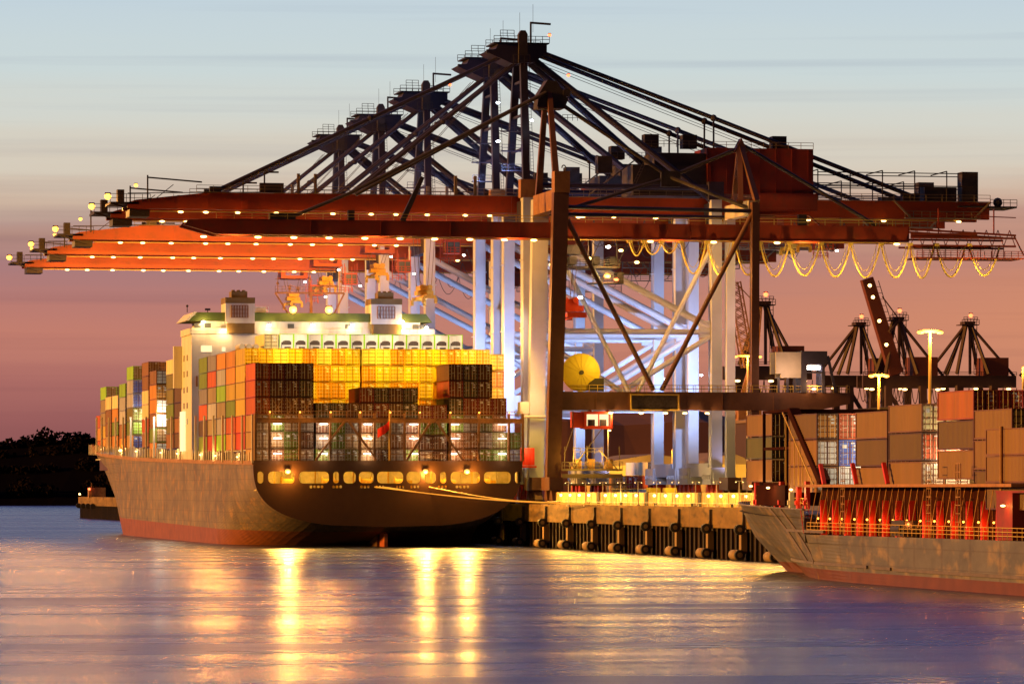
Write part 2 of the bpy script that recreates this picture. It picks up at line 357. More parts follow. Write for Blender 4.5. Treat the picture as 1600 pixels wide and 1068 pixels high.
for k in range(330):
    x = rnd.uniform(15, 560) if k > 160 else rnd.uniform(15, 330)
    yy = rnd.choice([2740, 2790, 2850, 2890]); 
    zz = {2740: hz(x)*.2, 2790: hz(x)*.5, 2850: hz(x)*.75, 2890: hz(x)*.95}[yy]
    crown(tb, x, yy, zz-2, rnd.uniform(9, 18), rnd.uniform(5, 9) if rnd.random() < .85 else rnd.uniform(10, 13), rnd, True if rnd.random() < .2 else None)
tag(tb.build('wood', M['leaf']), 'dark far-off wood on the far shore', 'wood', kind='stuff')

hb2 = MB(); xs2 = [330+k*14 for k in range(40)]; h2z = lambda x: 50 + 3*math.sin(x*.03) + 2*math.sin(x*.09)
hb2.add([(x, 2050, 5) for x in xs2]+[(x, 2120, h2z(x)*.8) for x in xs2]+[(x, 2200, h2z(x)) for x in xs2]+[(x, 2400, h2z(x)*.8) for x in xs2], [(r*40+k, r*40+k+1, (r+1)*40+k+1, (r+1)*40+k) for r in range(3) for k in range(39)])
tag(hb2.build('hill', M['hillhaze']), 'added hillside behind the port, brown to stand for lit haze', 'hill', kind='structure')
# ================================================================== SHIP 1
CX = 125.2; HB = 23.1
ship = empty('container_ship', (CX, 749, 0), 'huge container ship moored stern towards the viewer with glowing mooring deck', 'ship')
def lerp(a, b, t): return a+(b-a)*t
def hullgrid(st, nz, mats, name, parent, band, cx):
    b = MB(); rows = []
    for (Y, zd, zk, hd, hw, n) in st:
        row = []
        for j in range(nz+1):
            z = zk + (zd-zk)*(j/nz)
            t = (zd-z)/(zd-zk); u = max(0, min(1, z/zd)); base = lerp(hw, hd, u**.9)
            row.append((base*max(0, (1-t**n))**(1/n), Y, z))
        rows.append(row)
    for sgn in (-1, 1):
        vs = [(cx+sgn*x, y, z) for row in rows for (x, y, z) in row]; w = nz+1
        for i in range(len(rows)-1):
            for j in range(nz):
                f = (i*w+j, i*w+j+1, (i+1)*w+j+1, (i+1)*w+j)
                zc = sum(vs[k][2] for k in f)/4
                ff = f if sgn < 0 else f[::-1]
                b.add([vs[k] for k in ff], [(0,1,2,3)], 1 if zc < band(vs[f[0]][1]) else 0)
    top = [r[-1] for r in rows]     # deck
    for a, c in zip(top, top[1:]):
        b.add([(cx-a[0], a[1], a[2]-.9), (cx+a[0], a[1], a[2]-.9), (cx+c[0], c[1], c[2]-.9), (cx-c[0], c[1], c[2]-.9)], [(0,1,2,3)], 2)
    o = b.build(name, mats, parent); return o, rows
st = []
for (Y, zd, zk, hd, hw, n) in [
    (749.16, 14.6, 3.4, 23.1, 23.1, 3.0), (753, 14.6, 2.6, 23.1, 23.1, 3.0), (760, 14.6, 1.4, 23.1, 23.1, 3.1), (768, 14.7, .2, 23.1, 22.9, 3.2), (776, 14.8, -1.4, 23.1, 22.6, 3.4),
    (786, 14.9, -4, 23.1, 22.8, 4.2), (798, 15.0, -8, 23.1, 23.1, 6), (815, 15.1, -11, 23.1, 23.1, 9), (840, 15.4, -12, 23.1, 23.1, 14), (880, 15.8, -12, 23.1, 23.1, 14),
    (930, 16.4, -12, 23.1, 23.1, 14), (960, 17.0, -12, 23.1, 22.4, 14), (985, 17.5, -12, 23.1, 19.8, 12), (1005, 18.0, -12, 23.1, 16, 12), (1024, 18.9, -12, 22.4, 11.5, 12), (1040, 19.8, -12, 20, 7.5, 12),
    (1056, 20.3, -12, 15.5, 4, 12), (1068, 20.6, -12, 9.5, 1.4, 12), (1077, 20.8, -12, 1.2, .2, 12)]:
    st.append((Y, zd, zk, hd, hw, n))
hull, hrows = hullgrid(st, 44, [M['hull'], M['boot'], M['dark']], 'hull', ship, lambda Y: -99, CX)
# bulwark line proud of the hull side, with freeing gaps
bw = MB()
for a, c in zip(hrows, hrows[1:]):
    p = a[-1]; q2 = c[-1]
    for s in (-1, 1):
        bw.beam((CX+s*(p[0]+.05), p[1], p[2]-.35), (CX+s*(q2[0]+.05), q2[1], q2[2]-.35), .16, .7)
bw.build('bulwark', M['lash'], ship)
# plating seams on the side
# transom with openings (2D curve with holes, extruded)
def curve_plate(name, outline, holes, Y, th, mats, parent, cx):
    cu = bpy.data.curves.new(name, 'CURVE'); cu.dimensions = '2D'; cu.fill_mode = 'BOTH'; cu.extrude = th/2
    for pl in [outline]+holes:
        sp = cu.splines.new('POLY'); sp.points.add(len(pl)-1); sp.use_cyclic_u = True
        for k, (a, b) in enumerate(pl): sp.points[k].co = (a-cx, b, 0, 1)
    o = bpy.data.objects.new('tmp', cu); COL.objects.link(o)
    dg = bpy.context.evaluated_depsgraph_get(); me = bpy.data.meshes.new_from_object(o.evaluated_get(dg))
    bpy.data.objects.remove(o); off = parent_world(parent)
    for v in me.vertices: v.co = Vector((v.co.x+cx, Y-v.co.z, v.co.y)) - off
    me.materials.clear()
    for m in mats: me.materials.append(m)
    o = bpy.data.objects.new(name, me); COL.objects.link(o); o.parent = parent; return o
SY = 749.0
def rrect(x0, x1, z0, z1, r, k=4):
    r = min(r, (x1-x0)/2-.01, (z1-z0)/2-.01); out = []
    for cx_, cz, a0 in ((x1-r, z1-r, 0), (x0+r, z1-r, 90), (x0+r, z0+r, 180), (x1-r, z0+r, 270)):
        for j in range(k+1):
            a = R(a0+90*j/k); out.append((cx_+r*math.cos(a), cz+r*math.sin(a)))
    return out
zd, zk, n_ = 14.6, 3.4, 3.0
prof = []
for j in range(41):
    a = -math.pi/2*0 + j/40
    z = zk+(zd-zk)*a; t = (zd-z)/(zd-zk); prof.append((HB*max(0, 1-t**n_)**(1/n_), z))
outline = [(CX+x, z) for x, z in prof] + [(CX-x, z) for x, z in prof[::-1]][:-1]
def sx(p): return X(p, SY)
ops = [(402,411.5),(418.5,460.5),(467,514),(520.5,529.5),(536.5,556),(560.5,584),(589,630),(635,657),(663,681),(687.5,697),(704,750),(756,798),(804.5,814)]
holes = [rrect(sx(a), sx(b), 10.75, 12.75, .75) for a, b in ops]
for (a, b, nn) in [(483,506,4),(518,535,3),(562,578,3),(586,601,3),(618,632,3),(640,656,3),(683,699,3),(711,734,4)]:
    for k in range(nn):
        w = (b-a)/nn; holes.append(rrect(sx(a+w*k+.8), sx(a+w*(k+1)-.8), 9.95, 10.4, .12, 2))
curve_plate('transom', outline, holes, SY, .3, [M['stern']], ship, CX)
# mooring deck inside the stern
md = MB()
md.box(CX-22.3, CX+22.3, 749.4, 758, 9.3, 9.5); md.box(CX-22.3, CX+22.3, 758, 758.2, 9.5, 13.4); md.box(CX-22.5, CX+22.5, 749.2, 758.2, 13.4, 13.6)
md.box(CX-22.5, CX-22.3, 749.4, 758, 9.5, 13.4); md.box(CX+22.3, CX+22.5, 749.4, 758, 9.5, 13.4)
for k in range(14): 
    x = CX-20+k*3.1; md.box(x, x+.18, 757.4, 757.9, 9.5, 13.4)
md.build('mooring_deck', M['cream'], ship)
for x in (108.5, 115.5, 122, 128, 135.5, 142.5):
    wn = MB(); wn.tube((x-.9, 753.5, 10.8), (x+.9, 753.5, 10.8), .75, 12); wn.tube((x-1, 753.5, 10.8), (x-.9, 753.5, 10.8), 1.1, 12); wn.tube((x+.9, 753.5, 10.8), (x+1, 753.5, 10.8), 1.1, 12)
    wn.box(x+1.1, x+2, 753, 754.2, 9.5, 11.3); wn.box(x-2.6, x-2.4, 751, 751.3, 9.5, 13.4)
    wn.build('mooring_winch', M['spread'], ship)
for x in (105, 109.5, 114.2, 119, 123.5, 128, 132.5, 137, 141.5, 145.5):
    lamp_point(ship, (x, 752.3, 12.9), 480, (1, .60, .09), .3); glow(ship, (x+.6, 751.2, 13.1), .16, M['Ewhite'], 'ceiling_lamp', (2,1,.6))
# rudder
rb = MB(); rb.add([(CX-.35, 751.5, -4), (CX-.35, 756, -4), (CX+.35, 751.5, -4), (CX+.35, 756, -4), (CX-.25, 751.5, 2.2), (CX-.35, 756, 3.1), (CX+.25, 751.5, 2.2), (CX+.35, 756, 3.1)],
                  [(0,2,6,4),(1,5,7,3),(0,4,5,1),(2,3,7,6),(4,6,7,5)])
rb.build('rudder', M['boot'], ship)
rb = MB(); rb.prismx([(756.2, -6), (775, -6), (775, 1.4), (756.2, 3.0)], CX-.8, CX+.8); rb.build('skeg', M['stern'], ship)
# stern floodlights on the transom
for px in (450, 665, 730):
    x = X(px, 748.3); glow(ship, (x, 748.5, 12.75), .46, M['Esod'], 'floodlight', (1,1,.8))
    lamp_point(ship, (x, 747.9, 12.4), 1900, SOD, .35); lamp_point(ship, (x, 747.8, 12.6), 34000, (1, .46, .07), .6, 'SPOT', (x, 600, -12), 110)
# lashing bridge
lb = MB(); LY = 747.9
lb.box(CX-22.6, CX+22.9, LY-.25, LY+.25, 20.95, 21.65)
for z in (17.9, 15.6): lb.box(CX-22.6, CX+22.9, LY-.1, LY+.1, z, z+.14)
for z in (18.9, 16.5): lb.box(CX-22.6, CX+22.9, LY-.06, LY+.06, z, z+.08)
for px in (399, 421, 468, 516, 562, 585, 609, 632, 655, 703, 748, 795, 817):
    x = X(px, LY); lb.box(x-.17, x+.17, LY-.3, LY+.3, 14.6, 22.6)
for a, c in ((538, 493), (544, 588), (673, 635), (682, 722)):
    lb.beam((X(a, LY), LY-.35, 21.2), (X(c, LY), LY-.35, 14.7), .5, .35)
lb.box(CX-22.6, CX+22.9, LY-.45, LY+.75, 21.66, 21.76)
lb.rail((CX-22.5, LY-.4, 21.76), (CX+22.8, LY-.4, 21.76), 1.15, 2.5, .09)
for k in range(4):
    x = 102.5+2.5*k
    lb.beam((x+.15, LY+.4, 22.0), (x+2.2, LY+.7, 25.2), .07, .07); lb.beam((x+2.2, LY+.4, 22.0), (x+.15, LY+.7, 25.2), .07, .07)
lbo = lb.build('lashing_bridge', M['lash'], ship)
for px in (421, 468, 516, 562, 609, 655, 703, 748, 795):
    x = X(px, LY); glow(lbo, (x, LY-.5, 22.75), .13, M['Esod'], 'post_lamp', (1,1,1)); lamp_point(lbo, (x+1, LY-2.2, 22.6), 170, SOD, .2)
for px in (432, 504, 573, 645, 709, 783):
    for z in (20.75, 18.35, 15.75):
        x = X(px, LY-.2)+.2; b = MB(); b.box(x-.7, x+.7, LY-.2, LY-.1, z-.07, z+.07); b.box(x-.75, x+.75, LY-.25, LY-.08, z+.07, z+.17, 1)
        b.build('tube_lamp', [M['Etube'], M['dark']], lbo)
        lamp_point(lbo, (x, LY+.1, z-.15), 190, WHITE, .3)
# side pillars between bays, port side lashing posts and deck fittings
NEAR = [762, 775, 788, 801, 814, 827, 851, 865, 895, 909, 938, 953, 968, 982, 997, 1012]
for y in [749]+NEAR:
    zb = 14.2 + max(0, y-760)*.014; xx = 101.75 + (max(0, y-1000))*.03
    sp_ = MB(); sp_.box(xx, xx+.35, y-.75, y-.25, zb, zb+8.2); sp_.build('side_pillar', M['white'], ship)
rnd = random.Random(5); y = 750
while y < 1030:
    zb = 13.8 + max(0, y-760)*.0145
    dk = MB(); dk.box(102.3, 102.7, y, y+.6, zb, zb+1.9 + rnd.random()*.5)
    if rnd.random() < .4: dk.box(102.6, 103.2, y+.6, y+2.2, zb, zb+1.2)
    dk.build('deck_fitting', M['white'], ship); y += 3.0
dk = MB(); dk.box(102.9, 103.1, 750, 1020, 16.4, 16.58); dk.build('deck_beam', M['white'], ship)
for y in (770, 800, 822, 858, 885, 930, 960, 1000):
    zb = 15.2+(y-760)*.0145; glow(ship, (102.2, y, zb), .2 if y != 960 else .45, M['Ewarm'], 'deck_lamp'); lamp_point(ship, (101.6, y-1, zb+.2), 220 if y != 960 else 500, WARM, .2)
# hatch deck under containers
hd = MB(); hd.box(103, 147.4, 762, 1012, 14.0, 16.3); hd.box(104, 147, 749.6, 762, 13.61, 13.7)
hd.build('hatch_cover', M['stern'], ship)
# accommodation block
ab = MB(); AX0, AX1 = 102.35, 148.4
ab.box(AX0, AX1, 836, 852, 15, 38.9)
abo = ab.build('accommodation_block', M['white'], ship)
ab = MB()
ab.box(AX0+1.8, AX1-2.5, 836.5, 850, 38.9, 41.3)
ab.build('bridge_deck', M['white'], ship)
ab = MB(); ab.box(AX0-.3, AX1+.2, 836.0, 836.12, 38.9, 39.95); ab.box(AX0-.3, AX0-.2, 836.1, 851, 38.9, 39.95)
ab.box(AX0-.3, AX1+.2, 836.0, 851, 38.78, 38.9); ab.build('wing_bulwark', M['white'], ship)
rf = MB(); rf.prism([(AX0-.7, 41.3), (AX1-.4, 41.3), (AX1-1.6, 42.9), (AX0+.9, 42.9)], 835.2, 851); rf.build('bridge_roof', M['green'], ship)
rf = MB(); rf.prism([(AX0-1.2, 41.3), (AX0-.7, 41.3), (AX0+.9, 42.9), (AX0+.3, 42.9)], 835.2, 851); rf.build('roof_edge', M['white'], ship)
for px in (309, 325, 455, 545, 650, 661): b = MB(); b.box(X(px, 836)-.6, X(px, 836)+.6, 836.38, 836.5, 39.9, 40.9); b.build('bridge_window', M['glass'], ship)
b = MB(); b.box(X(314,836), X(331,836), 835.9, 836, 35.5, 36.7); b.build('lit_window', M['Ewin'], ship); b = MB(); b.box(X(347,836), X(352,836), 835.9, 836, 35.6, 36.4); b.build('lit_window', M['Ewin'], ship)
b = MB(); b.box(X(389,836), X(398,836), 835.9, 836, 35.0, 36.3); b.build('vent_grille', M['tan'], ship); b = MB(); b.box(X(306,836), X(309,836), 835.85, 836, 29, 31); b.build('vent_grille', M['tan'], ship)
for z in (22, 25, 28, 31, 34):
    for y in (842, 847): b = MB(); b.box(AX0-.06, AX0+.02, y, y+1.4, z, z+1.1); b.build('side_window', M['glass'], ship)
b = MB(); b.box(AX0-.5, AX0, 845.5, 850.5, 17, 24.5); b.build('lit_stairwell', M['Ewin'], ship)
b = MB(); b.box(100.8, 102.3, 851, 852.5, 29, 37); b.build('bridge_wing_support', M['white'], ship)
# two funnel houses
for a, c in ((352.5, 398), (580, 628)):
    x0, x1 = X(a, 834.5), X(c, 834.5); f = MB(); f.box(x0, x1, 834.5, 841, 40.9, 44.6)
    fo = f.build('funnel_house', M['white'], ship)
    f = MB(); f.box(x0-.05, x1+.05, 834.4, 841.1, 44.6, 45.7); xm = (x0+x1)/2; f.box(xm-1.5, xm+1.5, 835.5, 839, 45.7, 46.9)
    for k in range(3): f.tube((xm-1+k, 837, 46.9), (xm-1+k, 837, 47.2), .35)
    f.build('funnel_top', M['funnel'], fo)
    f = MB(); g0, g1 = xm-.2-(x1-x0)*.26, xm-.2+(x1-x0)*.3
    for k in range(7): x = lerp(g0, g1, k/6); f.box(x-.09, x+.09, 834.3, 834.5, 41.9, 44.2)
    for k in range(4): z = 41.9+k*.75; f.box(g0, g1, 834.34, 834.48, z, z+.1)
    f.build('louvre', M['tan'], fo)
    f = MB(); f.box(x0+.4, x1, 834.6, 836.3, 39.0, 40.9); f.build('funnel_recess', M['funnel'], fo)
b = MB(); b.rail((AX0, 835.95, 38.9), (AX1, 835.95, 38.9), 1.1, 1.5, .06); b.rail((X(398,836), 836.5, 42.9), (X(420,836), 836.5, 42.9), 1.2, 1, .07)
b.box(X(398,836), X(417,836), 837, 839, 42.9, 44); b.build('bridge_railing', M['white'], ship)
# radar mast
b = MB(); mx0, mx1 = X(430, 838), X(538, 838)
b.beam((mx0, 838, 46.8), (mx1, 838, 46.8), .35, .35); b.rail((mx0, 838, 46.9), (mx1, 838, 46.9), 1.1, 1.2, .08)
b.beam((mx0, 838, 46.8), (X(450,838), 838, 42.9), .3, .3); b.beam((mx1, 838, 46.8), (X(522,838), 838, 42.9), .3, .3)
b.beam((X(486,838), 838, 42.9), (X(486,838), 838, 46.8), .5, .5)
for px, h in ((434, 3.2), (453, 1.6), (466, 1.2), (484, 4.5), (500, 1.5), (515, 2.2), (533, 4)):
    x = X(px, 838); b.beam((x, 838, 46.8), (x, 838, 46.8+h), .16, .16); b.beam((x-.5, 838, 46.8+h*.8), (x+.5, 838, 46.8+h*.8), .12, .12); b.ball((x, 838, 46.8+h*.55), .28)
b.beam((X(505,838), 838, 48.2), (X(528,838), 838, 48.2), .2, .25)
b.build('radar_mast', M['tan'], ship); lamp_point(ship, (X(458, 834), 833, 45.2), 1100, (1, .42, .06), .4); lamp_point(ship, (X(514, 834), 833, 45.2), 1100, (1, .42, .06), .4)
b = MB(); x = X(293, 836); b.tube((x, 836.5, 42.9), (x, 836.5, 43.9), .08); b.ball((x, 836.5, 44.1), .25); x = X(325,836); b.tube((x, 836.5, 42.9), (x, 836.5, 43.5), .08); b.tube((x-.5, 836.5, 43.5), (x+.5, 836.5, 43.5), .2)
b.build('searchlight', M['dark'], ship)
for px in (458, 514):
    x = X(px, 834.8); glow(ship, (x, 834.9, 43.5), .72, M['Esod'], 'floodlight', (1,1,1)); lamp_point(ship, (x, 834.2, 43.3), 900, (1,.6,.15), .4); lamp_point(ship, (x, 834.0, 43.6), 30000, (1,.38,.07), 1.2, 'SPOT', (x-10, 560, 0), 50)
for px, py in ((350, 516), (318, 503), (421, 508), (489, 508), (551, 508), (628, 517), (630, 503), (667, 512)):
    x = X(px, 835); z = Z(py, x, 835); glow(ship, (x, 835.3, z), .36, M['Ewhite'], 'deck_lamp'); lamp_point(ship, (x, 834.0, z-.4), 700, (1, .62, .22), .3); lamp_point(ship, (x, 833.9, z), 20000, (1,.40,.07), 1.3, 'SPOT', (x-10, 560, 0), 45)
# ensign
b = MB(); x = X(609, 746.5); b.tube((x, 747, 14.6), (x, 747, 23.2), .09); b.build('flag_staff', M['yrail'], ship)
b = MB(); g_ = []
for i in range(7):
    for j in range(5):
        u, v_ = i/6, j/4; g_.append((x-u*2.0, 746.9+.18*math.sin(u*7), 21.3-v_*1.5-u*1.5-.1*math.sin(u*5)))
b.add(g_, [(i*5+j, i*5+j+1, (i+1)*5+j+1, (i+1)*5+j) for i in range(6) for j in range(4)]); b.add([(a, c+.03, d) for a, c, d in g_], [(i*5+j, i*5+j+1, (i+1)*5+j+1, (i+1)*5+j) for i in range(6) for j in range(4)])
b.build('ensign', M['flag'], ship)
# mooring lines from the stern to the quay
for k, (px, y1) in enumerate(((585, 700), (592, 696), (600, 704), (670, 690))):
    p = Vector((X(px, 748.9), 748.7, 10.15)); q2 = Vector((QX+1.2, y1, 7.4)); b = MB(); pts = []
    for i in range(17):
        t = i/16; v = p.lerp(q2, t); v.z -= math.sin(math.pi*t)*(.55+.12*k); pts.append(v)
    b.path(pts, .085, 5); o = b.build('mooring_line', M['rope'])
    tag(o, ['taut mooring line, lowest of the three leaving mid-stern of the big ship', 'taut mooring line, middle of the three leaving mid-stern of the big ship',
            'taut mooring line, upper of the three leaving mid-stern of the big ship', 'taut mooring line leaving the stern of the big ship right of the rudder'][k], 'rope', 'mooring lines of the big ship')

# ================================================================== CONTAINERS
def corrug(b, x, y0, y1, z0, z1, d, sgn, mi=0, per=.42):
    n = int((y1-y0)/per); vs = []; s = (y1-y0)/n
    for k in range(n):
        for t, dd in ((0, 0), (.2, d), (.5, d), (.7, 0)): vs.append((x+sgn*(-d+dd), y0+s*(k+t)))
    vs.append((x-sgn*d, y1)); m = len(vs)
    pts = [(a, c, z0) for a, c in vs]+[(a, c, z1) for a, c in vs]
    b.add(pts, [(k, k+1, m+k+1, m+k) if sgn > 0 else (k+1, k, m+k, m+k+1) for k in range(m-1)], mi)
def body_mesh(Hc, Lc=12.19):
    b = MB(); w = 1.219
    for x in (-w, w-.14):
        for y in (0, Lc-.16): b.box(x, x+.14, y, y+.16, 0, Hc)
        b.box(x, x+.14, .16, Lc-.16, 0, .16); b.box(x, x+.14, .16, Lc-.16, Hc-.1, Hc)
    corrug(b, -w+.03, .16, Lc-.16, .16, Hc-.1, .05, -1); corrug(b, w-.03, .16, Lc-.16, .16, Hc-.1, .05, 1)
    b.box(-w+.14, w-.14, .02, Lc-.02, Hc-.06, Hc-.02); b.box(-w+.14, w-.14, .02, Lc-.02, .05, .15)
    b.box(-w+.14, w-.14, Lc-.08, Lc-.02, .15, Hc-.06); b.box(-w+.14, w-.14, .13, .16, .14, Hc-.13); b.box(-w+.14, w-.14, .02, .14, 0, .14); b.box(-w+.14, w-.14, .02, .14, Hc-.13, Hc-.0)
    return b
def door_mesh(Hc, side, var):
    b = MB(); x0, x1 = (-1.07, -.012) if side < 0 else (.012, 1.07); b.box(x0, x1, .06, .12, .15, Hc-.14)
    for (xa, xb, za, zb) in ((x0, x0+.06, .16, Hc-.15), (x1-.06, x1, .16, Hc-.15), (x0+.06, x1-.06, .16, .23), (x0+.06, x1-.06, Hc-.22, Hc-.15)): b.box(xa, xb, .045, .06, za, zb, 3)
    for k in range(3): zz = .15+(Hc-.29)*(k+1)/4; b.box(x0+.08, x1-.08, .05, .06, zz-.045, zz+.045, 3)  # dark strips imitate shade in the grooves between raised door panels
    for k in range(4):
        z = .15+(Hc-.29)*(k+.5)/4; b.box(x0+.08, x1-.08, .035, .06, z-.19, z+.19)
    for fx in (.28, .74):
        x = x0+(x1-x0)*fx; b.tube((x, .02, .12), (x, .02, Hc-.1), .028, 6, 1); b.box(x-.05, x+.25*(1 if fx < .5 else -1), -.01, .02, 1.15+.1*fx, 1.2+.1*fx, 1)
    for z in (.5, 1.1, 1.7, Hc-.5):
        xh = x0+.02 if side < 0 else x1-.02; b.box(xh-.05, xh+.05, .01, .07, z-.07, z+.07, 1)
    if side > 0:
        b.box(x0+.1, x1-.5, .02, .03, Hc-.42, Hc-.28, 2)
        if var: b.box(x0+.42, x1-.3, .02, .03, Hc-.75, Hc-.52, 2); b.box(x0+.42, x1-.3, .02, .03, Hc-1.15, Hc-.92, 2)
    elif var == 2: b.box(x0+.2, x1-.35, .02, .03, Hc-.9, Hc-.5, 2)
    return b
def as_mesh(b, name, mats):
    o = b.build(name, mats); me = o.data; off = o.location.copy()
    for v in me.vertices: v.co += off
    bpy.data.objects.remove(o); return me
BODY = {}; DOOR = {}
for Hc in (2.9, 2.6):
    BODY[Hc] = as_mesh(body_mesh(Hc-.09), 'container_body', [M['cont']])
    for s in (-1, 1):
        for var in (0, 1, 2): DOOR[Hc, s, var] = as_mesh(door_mesh(Hc-.09, s, var), 'door', [M['cont'], M['rod'], M['mark'], M['gasket_groove']])
rm = MB(); rm.box(-1.08, 1.08, .05, .12, .15, 2.7); REEFEND = as_mesh(rm, 'reefer_end', [M['cont']])
rm = MB(); rm.prism([(-.8, .95), (.86, .95), (.86, 1.45), (.5, 1.7), (-.2, 1.72), (-.55, 1.62), (-.8, 1.35)], .0, .05)
rm.box(-.35, .75, .0, .05, .35, .62); rm.box(-.9, -.78, .02, .05, .3, 1.4); REEFMACH = as_mesh(rm, 'cooling_unit', [M['machine']])
rm = MB(); rm.box(-1.25, -1.1, -.02, .06, 0, 2.87); rm.box(1.1, 1.25, -.02, .06, 0, 2.87); rm.box(-1.1, 1.1, -.02, .06, 2.8, 2.87); REEFPOST = as_mesh(rm, 'corner_post', [M['limeg']])
PAL = {'orange-red': (.48, .075, .015), 'tan': (.42, .24, .10), 'mustard': (.50, .33, .05), 'orange': (.55, .22, .03), 'red': (.42, .03, .015), 'lime green': (.25, .48, .03),
       'lavender grey': (.38, .37, .52), 'grey brown': (.30, .22, .17), 'purple grey': (.19, .17, .27), 'green': (.14, .20, .02), 'dark brown': (.10, .035, .018), 'dark purple': (.09, .035, .04),
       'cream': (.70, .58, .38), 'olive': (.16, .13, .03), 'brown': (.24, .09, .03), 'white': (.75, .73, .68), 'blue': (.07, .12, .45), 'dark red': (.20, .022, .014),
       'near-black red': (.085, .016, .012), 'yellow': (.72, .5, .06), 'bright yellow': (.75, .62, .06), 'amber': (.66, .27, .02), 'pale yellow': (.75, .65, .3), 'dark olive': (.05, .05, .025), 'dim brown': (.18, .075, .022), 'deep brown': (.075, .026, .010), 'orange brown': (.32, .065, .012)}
ncont = 0
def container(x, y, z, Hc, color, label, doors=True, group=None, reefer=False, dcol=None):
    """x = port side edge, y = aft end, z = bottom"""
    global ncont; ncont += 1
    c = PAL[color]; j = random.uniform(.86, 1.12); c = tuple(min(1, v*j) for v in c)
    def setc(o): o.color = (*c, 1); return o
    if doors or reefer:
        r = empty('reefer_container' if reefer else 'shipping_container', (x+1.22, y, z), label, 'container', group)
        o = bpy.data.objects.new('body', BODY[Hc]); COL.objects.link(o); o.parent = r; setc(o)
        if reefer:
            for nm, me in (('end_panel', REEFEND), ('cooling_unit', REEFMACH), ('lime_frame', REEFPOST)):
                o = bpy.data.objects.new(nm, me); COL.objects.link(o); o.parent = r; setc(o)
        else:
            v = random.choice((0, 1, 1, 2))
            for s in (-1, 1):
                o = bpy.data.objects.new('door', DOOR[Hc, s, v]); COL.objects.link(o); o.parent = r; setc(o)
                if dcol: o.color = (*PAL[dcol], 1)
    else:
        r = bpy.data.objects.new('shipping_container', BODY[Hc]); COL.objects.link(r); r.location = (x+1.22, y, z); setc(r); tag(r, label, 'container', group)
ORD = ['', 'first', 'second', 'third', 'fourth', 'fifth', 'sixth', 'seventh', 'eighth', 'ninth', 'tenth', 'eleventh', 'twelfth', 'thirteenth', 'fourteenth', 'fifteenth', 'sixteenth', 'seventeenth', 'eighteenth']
def aon(c): return c
X0 = 102.45
def colx(c):
    return X0 + 2.5*c + (.35 if c > 3 else 0) + (.35 if c > 12 else 0)
# --- bay at the stern (last bay)
b0 = {}
for c in range(17):
    if c < 4: hs = [2.9]*6
    elif c < 7: hs = [2.9, 2.6, 2.6, 2.6]
    elif c < 11: hs = [2.9, 2.6, 2.6, 2.6, 2.6]
    elif c < 13: hs = [2.6]*4
    elif c < 16: hs = [2.9]*6
    else: hs = [2.9]*4
    z = 13.72; tiers = []
    for h in hs: tiers.append((z, h)); z += h
    b0[c] = z
    n = len(hs)
    for i, (zz, h) in enumerate(tiers):
        top = n-i
        if zz > 21:
            col = random.choice(['dark red', 'near-black red', 'near-black red', 'dark olive', 'dark brown'])
            if c in (11, 12, 16): col = 'dark red'
            if c == 8 and top == 2: col = 'dark red'
            if c == 13 and top == 2: col = 'dark red'
            if c in (4, 5): col = 'dark olive'
        else: col = random.choice(['green', 'grey brown', 'olive', 'brown', 'dark brown', 'green', 'tan', 'grey brown'])
        if c == 0: col = ['tan', 'tan', 'tan', 'orange-red', 'orange-red', 'orange-red'][i]
        pos = 'top' if top == 1 else ORD[top]+' from top'
        container(colx(c), 749, zz, h, col, f'{col} container, {pos}, {ORD[c+1]} column from left, sternmost bay', True, 'containers in the sternmost bay')
# the short stack outboard at the starboard side
for i, (zz, col) in enumerate(((13.72, 'lavender grey'), (16.62, 'green'))):
    container(colx(17)+.1, 750, zz, 2.9, col, f'{col} container in the short two-high stack at far right of the stern', True, 'containers in the sternmost bay')
# --- yellow lit bay behind
sidecols = {762: ['red', 'orange-red', 'mustard', 'mustard', 'mustard', 'mustard']}
b1x = lambda c: X0 + 2.5*c + (.3 if c > 7 else 0)
for c in range(18):
    cover = min(b0.get(c, 0), b0.get(c-1, b0[0]) if c else b0[0]) if c < 17 else b0[16]
    off = .8 if c == 17 else 0
    for i in range(6):
        zz = 16.6+2.9*i-off; top = 6-i
        if c == 0: col = sidecols[762][i]
        elif c == 13 and i < 5: col = 'amber' if i in (2, 3) else 'yellow'
        else: col = random.choice(['yellow', 'amber', 'bright yellow', 'amber', 'amber', 'yellow', 'pale yellow'])
        if c > 0 and zz+2.9 < cover: continue
        pos = 'top' if top == 1 else ORD[top]+' from top'
        container(b1x(c), 762, zz, 2.9, col, f'{col} container, {pos}, {ORD[c+1]} column from left, yellow lit wall', not (c == 13 and i < 5), 'containers in the yellow lit wall')
# --- reefer row on top
for c in range(13):
    container(110.3+2.5*c, 775, 34.0, 2.9, 'white', f'white reefer with lime green frame, {ORD[c+1]} from left in the top row', False, 'white reefers in the top row', True)
container(107.6, 775, 34.0, 2.9, 'pale yellow', 'pale yellow container at the left end of the white reefer row', True)
for k in range(3):
    b = MB(); b.tube((103.6+k*1.25, 774.2, 34.55), (103.6+k*1.25, 780, 34.55), .5, 10)
    tag(b.build('covered_cargo', M['rod']), ['first', 'second', 'third'][k]+' grey covered roll on the container tops beside the reefer row', 'cargo', 'covered rolls')
